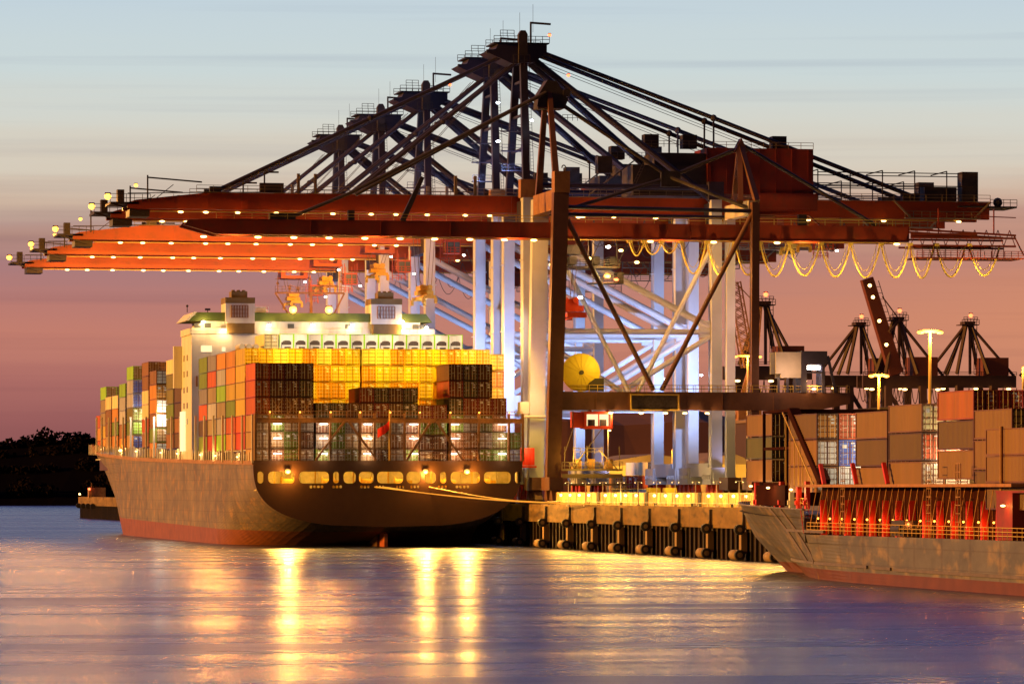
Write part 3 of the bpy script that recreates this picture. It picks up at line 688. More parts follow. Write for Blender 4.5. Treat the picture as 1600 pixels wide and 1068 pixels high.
# --- port column of the aft bays
PCOL = {775: ['orange', 'orange-red', 'green', 'mustard', 'orange', 'orange'], 788: ['lime green', 'lavender grey', 'grey brown', 'lime green', 'lavender grey', 'orange'],
        801: ['red', 'grey brown', 'lavender grey', 'grey brown', 'orange-red', 'purple grey'], 814: ['green', 'dark purple', 'orange-red', 'purple grey', 'green', 'green']}
for kb, (yb, cs) in enumerate(PCOL.items()):
    for i, col in enumerate(cs):
        container(X0, yb, 16.6+2.9*i+.0, 2.9, col, f'{col} container, {"top" if i == 5 else ORD[6-i]+" from top"}, port stack, {ORD[kb+3]} bay from stern', False, 'containers in the port side stacks')
    for c in range(1, 3):
        container(X0+2.5*c, yb, 31.1, 2.9, 'brown', f'brown container atop the {ORD[c+1]} stack from port, {ORD[kb+3]} bay from the stern', False, 'containers in the port side stacks')
# --- bays ahead of the accommodation block
FB = [(865-12.5, 35.1, 6, ['dark brown', 'brown', 'dark brown', 'dark brown', 'brown', 'dark brown'], 0), (866, 35.1, 6, ['brown', 'olive', 'green', 'olive', 'olive', 'cream'], 0),
      (895, 33.7, 6, ['orange', 'green', 'brown', 'orange', 'orange', 'brown'], 0), (909, 35.8, 6, ['brown', 'orange-red', 'cream', 'cream', 'brown', 'brown'], 0),
      (938, 35.7, 6, ['tan', 'green', 'olive', 'lavender grey', 'lavender grey', 'lime green'], 0), (953, 32.4, 5, ['orange', 'brown', 'lavender grey', 'lavender grey', 'lime green'], 0),
      (968, 30.2, 4, ['orange', 'green', 'orange', 'cream'], 0), (982, 30.2, 4, ['tan', 'brown', 'brown', 'cream'], 0),
      (997, 32.7, 5, ['orange', 'mustard', 'grey brown', 'grey brown', 'lime green'], 0), (1012, 26.6, 3, ['orange-red', 'orange', 'orange-red'], 0)]
for kb, (yb, zt, n, cs, _) in enumerate(FB):
    h = 2.9
    dc = {895: ['white', 'tan', 'white', 'white', 'orange', 'white'], 938: ['blue', 'lime green', 'green', 'blue', 'blue', 'olive'], 997: ['orange', 'green', 'grey brown', 'olive', 'olive']}.get(yb, [None]*8)
    for i, col in enumerate(cs):
        zz = zt - (n-i)*h
        xs_ = X0 + max(0, yb-985)*.035
        container(xs_, yb, zz, h, col, f'{col} container{", "+dc[i]+" doors" if dc[i] else ""}, {"top" if i == n-1 else ORD[n-i]+" from top"}, port stack, {ORD[kb+1]} bay beyond bridge', True, 'containers ahead of the bridge', False, dc[i])
# doors showing over lower or set-back bays
EX = [(910, 1, 35.8, ['orange'], ''), (968, 1, 30.2, ['green'], ''), (997, 1, 32.7, ['olive', 'green'], ''), (1012, 1, 29.5, ['lime green', 'orange'], '')]
for (yb, c, zt, cs, _) in EX:
    n = len(cs)
    for i, col in enumerate(cs):
        container(X0+2.5*c+max(0, yb-985)*.035, yb+.4, zt-(n-i)*2.9, 2.9, col, f'{col} container, doors aft, {"top" if i == n-1 else ORD[n-i]+" from top"}, second stack from port, {int((yb-836)/14.5)} bays beyond bridge', True, 'containers ahead of the bridge')
lamp_point(ship, (103.0, 892.5, 24.2), 1800, WHITE, .4); lamp_point(ship, (105, 935.5, 24.5), 1600, WHITE, .4)
# ================================================================== SHIP-TO-SHORE CRANES (five alike)
CW, CL = 154.0, 188.0
def crane_proto(Yc):
    c = empty('gantry_crane', (CW, Yc, 7.0), 'x', 'crane', 'tall gantry cranes in a row')
    P = lambda x, y, z: (CW+x, Yc+y, z)
    for x in (0, 34):
        for y in (-9, 9):
            b = MB(); b.beam(P(x, y, 13.5), P(x, y*.97, 61), 1.9, 2.5, 0, 1.9, 2.5)
            # ring stiffeners and bolted joints
            for z in (24, 38, 50): b.box(CW+x-1.3, CW+x+1.3, Yc+y-1.0, Yc+y+1.0, z, z+.12)
            b.build('leg', M['leg'], c)
            b = MB(); b.box(CW+x-1.35, CW+x+1.35, Yc+y*.97-1.1, Yc+y*.97+1.1, 61, 64.2 if y < 0 else 62); b.build('leg_cap', M['tan'] if y < 0 and x == 0 else M['stay'], c)
            b = MB(); b.box(CW+x-1.6, CW+x+1.6, Yc+y-3.2, Yc+y+3.2, 10.6, 13.6); b.prismx([(Yc+y-4.6, 10.6), (Yc+y+4.6, 10.6), (Yc+y+3.2, 13.4), (Yc+y-3.2, 13.4)], CW+x-1.3, CW+x+1.3)
            for k in range(4): b.box(CW+x-1.9, CW+x-1.6, Yc+y-2.6+k*1.5, Yc+y-2.1+k*1.5, 11.6, 12.3)
            b.build('equaliser', M['leg'], c)
            b = MB()
            for k in (-3.4, 0, 3.4):
                b.prismx([(Yc+y+k-1.5, 7.9), (Yc+y+k+1.5, 7.9), (Yc+y+k+1.2, 9.2), (Yc+y+k+.4, 10.6), (Yc+y+k-.4, 10.6), (Yc+y+k-1.2, 9.2)], CW+x-.7, CW+x+.7)
                for s in (-.85, .85): b.tube((CW+x-.5, Yc+y+k+s, 7.75), (CW+x+.5, Yc+y+k+s, 7.75), .65, 10, 1)
            b.build('bogie', [M['cab'], M['dark']], c)
        b = MB(); b.box(CW+x-1.15, CW+x+1.15, Yc-8, Yc+8, 12.0, 14.4); b.build('sill_beam', M['leg'], c)
        b = MB(); b.box(CW+x-1.0, CW+x+1.0, Yc-8, Yc+8, 56.5, 60.5); b.build('cross_beam', M['stay'], c)
    for y in (-9, 9):
        b = MB(); b.box(CW+1, CW+33, Yc+y-.75, Yc+y+.75, 24.0, 26.6); b.build('portal_beam', M['leg'], c)
        b = MB(); b.tube(P(1, y, 37.6), P(33, y, 37.6), .5, 10); b.build('brace', M['leg'], c)
        b = MB(); b.tube(P(.8, y, 55), P(33, y, 38.4), .62, 10); b.box(CW+31, CW+33, Yc+y-.3, Yc+y+.3, 36.6, 39.6); b.build('brace', M['leg'], c)
        for x in (1, 33): b = MB(); b.tube(P(x, y, 36.8), P(17, y, 27), .5, 10); b.build('brace', M['leg'], c)
        b = MB(); b.tube(P(1, y*.97, 63.2), P(33, y*.97, 63.2), .5, 10); b.build('tie_tube', M['stay'], c)
        # pylon
        b = MB(); b.beam(P(0, y*.9, 62), P(.5, y*.28, 88), 1.25, 1.25); b.build('pylon', M['stay'], c)
        s = 1 if y > 0 else -1
        b = MB(); b.tube(P(-1, s*2.4, 87.5), P(-54.5, s*3.9, 61.8), .36, 8); b.ball(P(-27, s*3.1, 75), .6); b.box(CW-55.6, CW-53.6, Yc+s*3.9-.4, Yc+s*3.9+.4, 61, 62.6); b.build('forestay', M['stay'], c)
        b = MB(); b.tube(P(-.5, s*2.4, 85.5), P(-30, s*3.9, 61.8), .34, 8); b.ball(P(-14, s*3.1, 74.6), .55); b.build('forestay', M['stay'], c)
        b = MB(); b.tube(P(3, s*2.2, 87.6), P(35, s*3.5, 76), .4, 8); b.tube(P(35, s*3.5, 76), P(73, s*4, 62), .4, 8); b.ball(P(35, s*3.5, 76), .65)
        b.beam(P(35, s*3.5, 76), P(35, s*3.7, 62), .28, .28); b.build('backstay', M['stay'], c)
        b = MB(); b.tube(P(2, s*2.2, 86.3), P(33.5, s*8.4, 61), .62, 10); b.build('rear_leg', M['stay'], c)
    b = MB()
    for z in (70, 76, 82): b.beam(P(.2, -7.8+(z-65)*.25, z), P(.2, 7.8-(z-65)*.25, z), .4, .4)
    for z in (66, 69.5, 73): 
        b.box(CW-3.6, CW+1, Yc-4, Yc-2.5, z, z+.15); b.rail(P(-3.6, -4, z+.1), P(1, -4, z+.1), 1.1, 1.1, .08)
    b.ladder(P(2.0, -4.5, 61), P(1.4, -2, 87)); b.build('pylon_ladder', M['stay'], c)
    # head
    b = MB(); b.prism([(-6.3+CW, 87.2), (-5.5+CW, 86.7), (-1.5+CW, 85.0), (2.5+CW, 85.4), (4.6+CW, 87.2), (4.6+CW, 88.5), (-4.2+CW, 88.5), (-4.6+CW, 87.6)], Yc-3.6, Yc+3.6)
    b.box(CW-6.2, CW-1, Yc-3.4, Yc-2.6, 86.9, 87.5); b.box(CW-5, CW+5, Yc-3.9, Yc+3.9, 88.6, 88.8)
    b.build('head_block', M['stay'], c)
    b = MB(); b.box(CW-.6, CW+1.0, Yc-4.3, Yc-2.8, 85.2, 90.2); b.prism([(CW-.6, 90.2), (CW+1.0, 90.2), (CW+.6, 90.9), (CW-.2, 90.9)], Yc-4.3, Yc-2.8)
    b.rail((CW-1.6, Yc-4.4, 84.6), (CW+1.4, Yc-4.4, 84.6), 2, .8, .1); b.build('head_house', M['dark'], c)
    b = MB(); b.rail(P(-5, -3.9, 88.8), P(5, -3.9, 88.8), 1.1, 1.2, .09); b.rail(P(-5, 3.9, 88.8), P(5, 3.9, 88.8), 1.1, 1.2, .09); b.rail(P(-3.5, -2, 90), P(-1, -2, 90), 1.1, 1, .09)
    b.beam(P(2.0, -2, 88.8), P(2.0, -2, 92.6), .3, .3); b.beam(P(1.9, -2, 92.5), P(5.6, -2, 92.3), .35, .35); b.beam(P(.4, 0, 91), P(.4, 0, 94.5), .05, .05); b.beam(P(2.8, 0, 91), P(2.8, 0, 96), .05, .05)
    b.build('head_railing', M['dark'], c)
    glow(c, P(5.1, -3.5, 90.2), .3, M['Ered'], 'warning_lamp', (1,1,1))
    # thin ropes
    b = MB()
    for x0, z0, x1, z1 in ((-3, 84.6, -24, 61.5), (3, 86, 52, 68)):
        for s in (-1, 1): b.tube(P(x0, s*1.5, z0), P(x1, s*1.5, z1), .05, 4)
    b.build('hoist_rope', M['dark'], c)
    # boom: twin box girders seaward
    b = MB()
    for y in (-4.4, 3.4):
        b.prism([(CW-70, 58.6), (CW-2, 58.4), (CW-2, 61.5), (CW-56, 61.5), (CW-68.5, 60.1), (CW-70, 59.6)], Yc+y, Yc+y+1.0)
    for x in range(-66, 0, 8): b.box(CW+x, CW+x+.8, Yc-3.4, Yc+3.4, 59.2, 60.2)
    for x in range(-62, -2, 6): b.box(CW+x, CW+x+.07, Yc-4.425, Yc-4.4, 58.7, 61.2)
    for x in (-50, -26): b.box(CW+x, CW+x+1.1, Yc-4.5, Yc-4.4, 58.6, 61.45)
    boom = b.build('boom', M['red'], c)
    b = MB()
    for y in (-4.4, 3.4):
        b.box(CW-1.95, CW+86, Yc+y, Yc+y+1.0, 58.4, 61.5)
    for x in range(2, 86, 9): b.box(CW+x, CW+x+.8, Yc-3.4, Yc+3.4, 59.2, 60.2)
    gird = b.build('girder', M['red'], c)
    b = MB()
    for y in (-4.9, 4.9):
        b.rail(P(-58, y, 61.6), P(86, y, 61.6), 1.15, 3, .08)
    b.box(CW-58, CW+86, Yc-5.1, Yc-4.4, 61.51, 61.6)
    for x in (-40, -37, -12, -8.5): b.beam(P(x, -4.4, 61.5), P(x, -4.4, 65), .5, .5)
    b.rail(P(-6, -5.2, 57.4), P(40, -5.2, 57.4), 1.1, 2.5, .08)
    b.build('walkway_railing', M['railm'], c)
    b = MB(); b.beam(P(-66, -4.7, 58.1), P(80, -4.7, 58.1), .25, .18); b.build('light_rail', M['yrail'], c)
    # tip
    b = MB(); b.box(CW-73, CW-68, Yc-4.4, Yc+4.4, 59.3, 59.7); b.rail(P(-73, -4.4, 59.7), P(-66, -4.4, 59.7), 1.4, 1.2, .09); b.beam(P(-66.5, -4.4, 60), P(-66.5, -4.4, 64.4), .25, .25)
    b.beam(P(-66.5, -4.4, 64), P(-57, -4.4, 63.3), .25, .25); b.beam(P(-73, -4, 59.5), P(-67, -4, 57.8), .3, .3); b.box(CW-69.5, CW-66, Yc-3, Yc+3, 57.3, 58.5); b.box(CW-71.5, CW-70.3, Yc-2, Yc, 59.7, 62)
    b.beam(P(-65, -4.4, 60.4), P(-62, -4.4, 62.8), .35, .12); b.beam(P(-46, -4.4, 61.6), P(-46, -4.4, 65.3), .25, .25); b.beam(P(-46, -4.4, 65.2), P(-43.5, -4.4, 65.2), .3, .3)
    b.box(CW-46.8, CW-42.6, Yc-4.6, Yc-3.6, 61.6, 63.3); b.beam(P(-70, -4.6, 61.2), P(-43, -4.6, 61.75), .14, .14)
    b.build('boom_tip', M['dark'], c)
    glow(c, P(-73.4, -4, 60.6), .62, M['Esod'], 'tip_lamp', (1,1,.9)); glow(c, P(-68.5, -4, 62.6), .35, M['Esod'], 'tip_lamp', (1,1,.9))
    for k in range(15):
        x = -62+k*5.6+(1.2 if k % 3 == 0 else 0)
        if -4 < x < 3: continue
        glow(c, P(x, -5.1, 58.0), .32, M['Ewarm'], 'lamp', (1.5,1,.6))
    # machine house
    b = MB(); b.box(CW+33.5, CW+53, Yc-5, Yc+5, 62.4, 70.6); b.box(CW+42, CW+53.6, Yc-5.6, Yc-5, 59.5, 62.6)
    for k in range(7): b.box(CW+34+k*3, CW+34.1+k*3, Yc-5.06, Yc-5, 62.6, 70.5)
    mh = b.build('machine_house', M['redhouse'], c)
    b = MB(); b.box(CW+20, CW+33.4, Yc-4.5, Yc+4.5, 62.0, 67.4); b.box(CW+24, CW+33.4, Yc-4.2, Yc+4.2, 67.4, 69.6); b.build('machine_annex', M['dark'], c)
    for x in (14, 22.5, 29.5, 46):
        b = MB(); b.box(CW+x, CW+x+2.6, Yc-3, Yc-.5, 70.6 if x > 20 else 66, 73 if x > 20 else 69)
        b.build('roof_vent', M['dark'], mh)
    b = MB(); b.rail(P(21, -5, 70.6), P(53, -5, 70.6), 1.1, 2.2, .08); b.rail(P(12, -5.4, 61.6), P(21, -5.4, 61.6), 1.2, 1.5, .08); b.ladder(P(19, -5.3, 61.6), P(23, -5.3, 70)); b.beam(P(12, -5.2, 62), P(20, -5.2, 68), .5, .2)
    b.build('house_railing', M['railm'], mh)
    b = MB(); b.box(CW+38, CW+52, Yc-6.4, Yc-5.0, 58.6, 58.8); b.rail(P(38, -6.3, 58.8), P(52, -6.3, 58.8), 1.1, 1.4, .08); b.beam(P(52, -6, 58.6), P(56, -5, 55.5), .25, .25)
    b.box(CW+30, CW+46, Yc-6.2, Yc-5.1, 55.2, 58.2); b.build('electric_room', M['redhouse'], c)
    # rear festoon frame
    b = MB()
    for z in (66.6, 64.3):
        b.beam(P(54, -4.4, z), P(83, -4.4, z), .16, .16); b.beam(P(54, 3.4, z), P(83, 3.4, z), .16, .16)
    for x in range(54, 84, 6): b.beam(P(x, -4.4, 61.5), P(x, -4.4, 67), .18, .18); b.beam(P(x, -4.4, 67), P(x-3, -4.4, 66.2), .3, .2)
    b.box(CW+74, CW+80, Yc-4, Yc-1, 61.6, 64.2); b.box(CW+81, CW+84, Yc-4, Yc-1, 61.6, 67); b.box(CW+70, CW+73, Yc-4, Yc-2, 61.6, 63)
    b.box(CW+80, CW+91, Yc-5, Yc+3, 60.5, 60.8); b.rail(P(86, -5, 60.8), P(91, -5, 60.8), 1.2, 1.2, .09); b.ball(P(88, -3, 61.6), .9)
    b.build('rear_platform', M['dark'], c)
    b = MB(); b.rail(P(70, -5.2, 58.6), P(84, -5.2, 58.6), 1.1, 1.5, .1); b.box(CW+70, CW+84, Yc-5.5, Yc-4.5, 58.4, 58.6); b.beam(P(68, -5.2, 61.5), P(71, -5.2, 58.6), .3, .3); b.beam(P(83, -5.2, 58.6), P(86, -5.2, 61.5), .3, .3)
    b.rail(P(40, -5.2, 54.2), P(64, -5.2, 54.2), 1.1, 2, .1, rows=3); b.box(CW+40, CW+64, Yc-5.4, Yc-4.6, 54.0, 54.2)
    for x in (40, 46, 52, 58, 64): b.beam(P(x, -5, 54.2), P(x, -5, 58.4), .14, .14)
    b.build('maintenance_platform', M['railm'], c)
    # festoon loops
    b = MB()
    for k in range(13):
        x0 = 4+k*4.6; pts = [P(x0+4.6*t/10, -3.2, 57.6-(3.2+(k*7 % 3))*max(0,math.sin(math.pi*t/10))**.8) for t in range(11)]; b.path(pts, .07, 5)
    b.build('festoon', M['dcable'], c)
    return c
def trolley(c, Yc, x, zs, col='spread'):
    """trolley, driver cab and spreader: parts that run along this crane's boom"""
    P = lambda a, y, z: (CW+a, Yc+y, z)
    b = MB(); b.box(CW+x-3, CW+x+3, Yc-3.2, Yc+3.2, 56.6, 57.3); b.rail(P(x-3, -3.2, 57.3), P(x+3, -3.2, 57.3), 1, 1, .1)
    for a in (-2.5, 2.5): b.box(CW+x+a-.4, CW+x+a+.4, Yc-3.1, Yc+3.1, 57.3, 58.4)
    b.build('trolley', M['red'], c)
    b = MB(); cx = CW+x+5
    b.box(cx-1.4, cx+1.4, Yc-2.4, Yc+.4, 52.9, 53.1); b.box(cx-1.4, cx+1.4, Yc-2.4, Yc+.4, 55.0, 55.3)
    for a in (-1.35, 1.35):
        for d in (-2.35, .35): b.beam((cx+a, Yc+d, 53), (cx+a, Yc+d, 57.3), .14, .14)
    b.rail((cx-2.4, Yc-2.6, 53), (cx+1.4, Yc-2.6, 53), 1, .8, .1); b.rail((cx-2.4, Yc-2.6, 51.2), (cx+.4, Yc-2.6, 51.2), 1, .8, .1)
    for k in range(3): b.beam((cx-2.4+k*1.3, Yc-2.6, 51.2), (cx-2.4+k*1.3, Yc-2.6, 56.6), .12, .12)
    co = b.build('driver_cab', M['cab'], c)
    b = MB(); b.box(cx-1.3, cx+1.3, Yc-2.3, Yc+.3, 53.1, 55); b.build('cab_glazing', M['glass'], co)
    glow(co, (cx+2.0, Yc-2.6, 52.6), .3, M['Ewhite'], 'cab_lamp'); glow(co, (cx-2.6, Yc-2.6, 55.9), .3, M['Ewhite'], 'cab_lamp')
    b = MB()
    for a in (-1.3, 1.3):
        for d in (-1, 1): b.tube(P(x+a*1.3, d*2, 56.6), P(x+a*.8, d*2, zs+2.5), .06, 4)
    so = b.build('spreader_rope', M['railm'], c)
    b = MB(); b.box(CW+x-1.1, CW+x+1.1, Yc-2.4, Yc+2.4, zs+1.6, zs+2.5); b.box(CW+x-1.5, CW+x+1.5, Yc-1.5, Yc+1.5, zs+.8, zs+1.6); b.box(CW+x-.5, CW+x+.5, Yc-6, Yc+6, zs+.2, zs+.75)
    for d in (-6, 6):
        b.box(CW+x-1.2, CW+x+1.2, Yc+d-.25, Yc+d+.25, zs, zs+.6)
        for a in (-1.15, 1.15): b.box(CW+x+a-.25, CW+x+a+.25, Yc+d-.3, Yc+d+.3, zs-.9, zs+.2)
    for a in (-.7, .7): b.tube(P(x+a, -2.5, zs+2.2), P(x+a, -2.2, zs+2.2), .5, 10)
    b.build('spreader', M[col], c)
YC = [782, 810, 881, 936, 991]
proto = crane_proto(YC[0])
cranes = [proto]
LAB = ['tallest-looking tall gantry crane of the row, nearest of its kind, red machine house', 'second tall gantry crane of the row, close behind the tallest-looking one',
       'third tall gantry crane of the row, middle of the five stepped pylons', 'fourth tall gantry crane of the row, second pylon from the left', 'farthest tall gantry crane, with leftmost pylon and lowest boom']
for k in range(1, 5):
    c = copy_tree(proto); c.location = (CW, YC[k], 7.0); cranes.append(c)
for k, c in enumerate(cranes):
    c['label'] = LAB[k]
TR = [(-19, 44), (24, 52), (-14, 46), (-14, 47.5), (-12.5, 48.5)]
for k, c in enumerate(cranes):
    trolley(c, YC[k], [51, -12, -9, -11, -10][k] if k else 51, [53, 44.5, 52, 52, 51][k], 'spread')
for k, c in enumerate(cranes):
    lamp_point(c, (CW-74, YC[k]-5, 60.6), 11000, (1, .42, .08), 1.2, 'SPOT', (CW-80, YC[k]-250, 0), 90)
# working lamps on the cranes (cool on the legs, warm on the booms)
for k, c in enumerate(cranes):
    Yc = YC[k]
    for x in (0, 34):
        glow(c, (CW+x-2.2, Yc-7.4, 30), .3, M['Ecool'], 'floodlight'); lamp_point(c, (CW+x-3.5, Yc-6.5, 29), 26000, COOL, .3, 'SPOT', (CW+x, Yc+9, 36), 150)
        lamp_point(c, (CW+x+3, Yc-14 if k != 1 else Yc-10.5, 12), 1300, (.65, .6, 1), .4, 'SPOT', (CW+x, Yc-9, 24), 120)
    lamp_point(c, (CW-3, Yc-6.5, 66), 2500, COOL, .3, 'SPOT', (CW, Yc+2, 74), 120)
for k in (1, 2, 3, 4):
    # floodlights on the far side of the previous boom light the next boom
    Yn = YC[k]; gap = YC[k]-YC[k-1]
    for x in (-66, -54, -42, -30, -18, -6):
        p = {1: 9000, 2: 170000, 3: 120000, 4: 120000}[k]
        if k == 1: continue
        lamp_point(cranes[k-1], (CW+x, YC[k-1]+5.5, 57.6), p*.62, (1, .40, .05), .3, 'SPOT', (CW+x, Yn-4.4, 57.5), 38, blend=1)
glow(cranes[0], (CW+.8, YC[0]-9, 74.6), .3, M['Ecool'], 'floodlight'); glow(cranes[1], (CW, YC[1]-9.6, 80), .35, M['Ecool'], 'floodlight'); glow(cranes[1], (CW, YC[1]-9.6, 73), .35, M['Ecool'], 'floodlight')
for x in range(10, 86, 14):
    glow(cranes[0], (CW+x, YC[0]-5.2, 57.9), .32, M['Ewarm'], 'lamp', (1.5,1,.6))

# ================================================================== NEAREST CRANE (older, brown)
a = empty('gantry_crane', (CW, 753.5, 7.0), 'nearest old brown gantry crane, low boom, V braces and yellow cable loops', 'crane')
YN, YF, YM = 744.4, 763.4, 753.6
def leg(name, p, q, w, h, m, w2=None, h2=None): b = MB(); b.beam(p, q, w, h, 0, w2, h2); return b.build(name, m, a)
leg('leg', (152.6, YN, 9.5), (154.0, YN, 60), 2.3, 2.0, M['brown'], 2.6, 2.0)
leg('leg', (153.4, YF, 9.5), (154.3, YF, 60), 2.6, 2.0, M['leg'], 2.8, 2.0)  # far frame coloured paler than the near one, imitating lamplight on it
leg('leg', (187.8, YN, 9.5), (188.0, YN, 58.8), 1.3, 1.6, M['brown'])
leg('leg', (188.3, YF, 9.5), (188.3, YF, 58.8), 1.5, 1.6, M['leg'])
for x, y in ((152.6, YN), (153.4, YF), (187.8, YN), (188.3, YF)):
    b = MB(); b.box(x-1.2, x+1.2, y-3.4, y+3.4, 9.6, 11.8)
    for k in (-2.2, 2.2):
        b.prismx([(y+k-1.5, 7.9), (y+k+1.5, 7.9), (y+k+.5, 9.6), (y+k-.5, 9.6)], x-.7, x+.7)
        for s in (-.8, .8): b.tube((x-.5, y+k+s, 7.75), (x+.5, y+k+s, 7.75), .65, 10)
    b.build('bogie', M['brown'], a)
b = MB(); b.box(152.75, 155.4, YN-1.3, YN+1.3, 60, 63.6); b.build('leg_cap', M['tan'], a)
b = MB(); b.path([(154.6+.35*math.cos(t), YN, 64.2+.5*math.sin(t)) for t in [R(d) for d in range(-90, 200, 30)]], .1, 5); b.build('lifting_eye', M['dark'], a)
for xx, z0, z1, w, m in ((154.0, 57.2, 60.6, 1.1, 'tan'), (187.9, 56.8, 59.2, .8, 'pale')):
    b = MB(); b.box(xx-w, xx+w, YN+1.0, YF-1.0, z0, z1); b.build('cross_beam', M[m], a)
# portal
b = MB(); b.box(153.9, 198.5, YN-.9, YN+.9, 23.2, 26.3); b.prism([(198.5, 23.2), (204.6, 24.4), (204.6, 26.3), (198.5, 26.3)], YN-.9, YN+.9)
for x in (160, 166.2, 176, 182, 191): b.box(x, x+.12, YN-.96, YN-.9, 23.2, 26.3)
b.build('portal_beam', M['brown'], a)
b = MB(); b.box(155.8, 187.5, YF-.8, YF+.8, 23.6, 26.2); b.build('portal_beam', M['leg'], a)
b = MB(); b.rail((156, YN-.85, 26.3), (204.5, YN-.85, 26.3), 1.15, 1.4, .08); b.rail((156, YN+.85, 26.3), (204.5, YN+.85, 26.3), 1.15, 1.4, .08); b.build('portal_railing', M['yrail'], a)
b = MB(); sx0, sx1 = X(986, YN-1), X(1060, YN-1); b.box(sx0, sx1, YN-1.05, YN-.9, 23.3, 25.8)
so = b.build('sign_board', M['sign'], a)
b = MB()
for (x0, x1, z0, z1) in ((sx0-.15, sx1+.15, 25.7, 25.95), (sx0-.15, sx1+.15, 23.1, 23.35), (sx0-.15, sx0+.1, 23.35, 25.7), (sx1-.1, sx1+.15, 23.35, 25.7)): b.box(x0, x1, YN-1.15, YN-.95, z0, z1)
b.build('sign_frame', M['yrail'], so)
# V braces
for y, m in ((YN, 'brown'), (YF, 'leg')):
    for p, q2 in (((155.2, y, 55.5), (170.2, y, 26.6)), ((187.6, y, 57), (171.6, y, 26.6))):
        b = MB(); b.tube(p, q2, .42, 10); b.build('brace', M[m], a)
    b = MB(); b.tube((155, y, 57.6), (187.8, y, 57.3), .34, 8); b.build('tie_tube', M['stay'], a)
# boom
b = MB()
for y in (-3.6, 2.8):
    b.prism([(90.5, 54.2), (96, 52.7), (217, 52.6), (217, 55.3), (95, 55.3), (91.2, 55.0)], YM+y, YM+y+.9)
    for x in (112, 124, 136, 148, 160, 166, 178, 186, 194): b.box(x, x+.1, YM+y-.06, YM+y, 52.6, 55.3)
for x in range(98, 216, 10): b.box(x, x+.7, YM-2.7, YM+2.8, 53.2, 54.4)
b.build('boom', M['redhouse'], a)
b = MB(); b.beam((96, YM-3.8, 52.4), (217, YM-3.8, 52.4), .2, .15); b.rail((96, YM-3.7, 55.35), (217, YM-3.7, 55.35), 1.0, 3, .08); b.build('light_rail', M['yrail'], a)
b = MB()
for z in (52.0, 53.4, 54.8): 
    for y in (YM-4.5, YM+3): b.beam((217, y, z), (236, y, z-.9 if z > 54 else z), .34, .34)
for k in range(9):
    x = 217+k*2.1; b.beam((x, YM-4.5, 52), (x+1.05, YM-4.5, 54.8), .12, .12); b.beam((x+1.05, YM-4.5, 54.8), (x+2.1, YM-4.5, 52), .12, .12); b.beam((x, YM-4.5, 49.9), (x, YM-4.5, 52), .12, .12)
b.box(218, 237.5, YM-5, YM+3, 49.8, 50.0); b.rail((218, YM-5, 50), (237.5, YM-5, 50), 1.1, 1.2, .1, rows=3); b.beam((235.6, YM-4.5, 54), (237.4, YM-4.5, 50.5), .2, .2)
b.beam((222, YM-4.5, 58.5), (222, YM-4.5, 54), .2, .2); b.beam((222, YM-4.5, 57.4), (236, YM-4.5, 57.0), .16, .16); b.beam((232, YM-4.5, 58.5), (232, YM-4.5, 54), .2, .2)
b.box(217, 229, YM-4.6, YM-4.4, 53.2, 54.2); b.box(218, 232, YM-3, YM+2, 51.7, 51.95); b.build('rear_walkway', M['redhouse'], a)
for px in (318, 403, 459, 514, 570, 625, 679, 734, 788, 834, 1016, 1115, 1214, 1401):
    x = X(px, YM-4); glow(a, (x, YM-4.1, 52.2), .34, M['Ewarm'], 'lamp', (1.7,1,.6))
for x in (106, 114, 122, 130, 138, 146):
    lamp_point(a, (x, YM-1.5, 52.0), 78000, (1, .60, .03), .4, 'SPOT', (x, 762, 25), 44); lamp_point(a, (x+2, YM+3, 52.0), 24000, (1, .84, .6), .3, 'SPOT', (x+2, 775, 35.6), 38)
for x in (100, 124, 148, 176, 200):
    lamp_point(a, (x, YM+1, 52.0), 4000, SOD, .4, 'SPOT', (x, YM+25, 56), 130)
# pylons
hz_ = 78.6
b = MB(); b.beam((153.6, YN+1, 60.6), (153.7, YM-1, hz_), 1.1, 1.1, 0, .8, .8); b.build('pylon', M['brown'], a)
b = MB(); b.beam((153.8, YF-1.2, 60.6), (153.7, YM+1.5, hz_), 1.1, 1.1, 0, .8, .8); b.build('pylon', M['brown'], a)
b = MB(); b.prism([(151.5, 75.2), (156.4, 75.2), (156.9, 76.5), (154.9, 79.6), (153.3, 79.8), (151.8, 77.4)], YM-1.8, YM+1.8); b.box(156, 157.2, YM-2, YM, 77, 78.2); b.rail((156, YM-1.5, 72.9), (158.6, YM-1.5, 72.9), 1, .8, .08)
b.box(151.6, 156.2, YM-2.2, YM+2.2, 74.9, 75.2); b.build('head_block', M['dark'], a)
glow(a, (156.9, YM-2, 80.6), .28, M['Ered'], 'warning_lamp', (1,1,1))
def stay(p, q2, r, n='stay', m='dark'): b = MB(); b.tube(p, q2, r, 8); return b.build(n, M[m], a)
stay((153, YM-2, 77.6), (X(545, YM), YM-3, Z(303, 120, YM)), .33); stay((X(545, YM), YM-3, Z(303, 120, YM)), (108, YM-3.2, 55.4), .3)
stay((153, YM+2, 77.6), (X(560, YM), YM+3, Z(303, 120, YM)), .3); 
b = MB(); b.beam((X(655, YM), YM-3.2, 62.8), (X(624, YM), YM-3.2, 55.3), .55, .7, 0, 1.0, .9); b.build('link_plate', M['dark'], a)
b = MB(); b.box(105, 109.5, YM-3.6, YM-2.6, 55.3, 56.3); b.box(118.5, 119.6, YM-3.5, YM-2.5, 55.3, 57); b.box(X(1500,YM)-30, X(1500,YM)-28.6, YM-3.5, YM-2.5, 55.3, 57.2); b.build('stay_anchor', M['dark'], a)
node_ = (175.2, YM, 63.6)
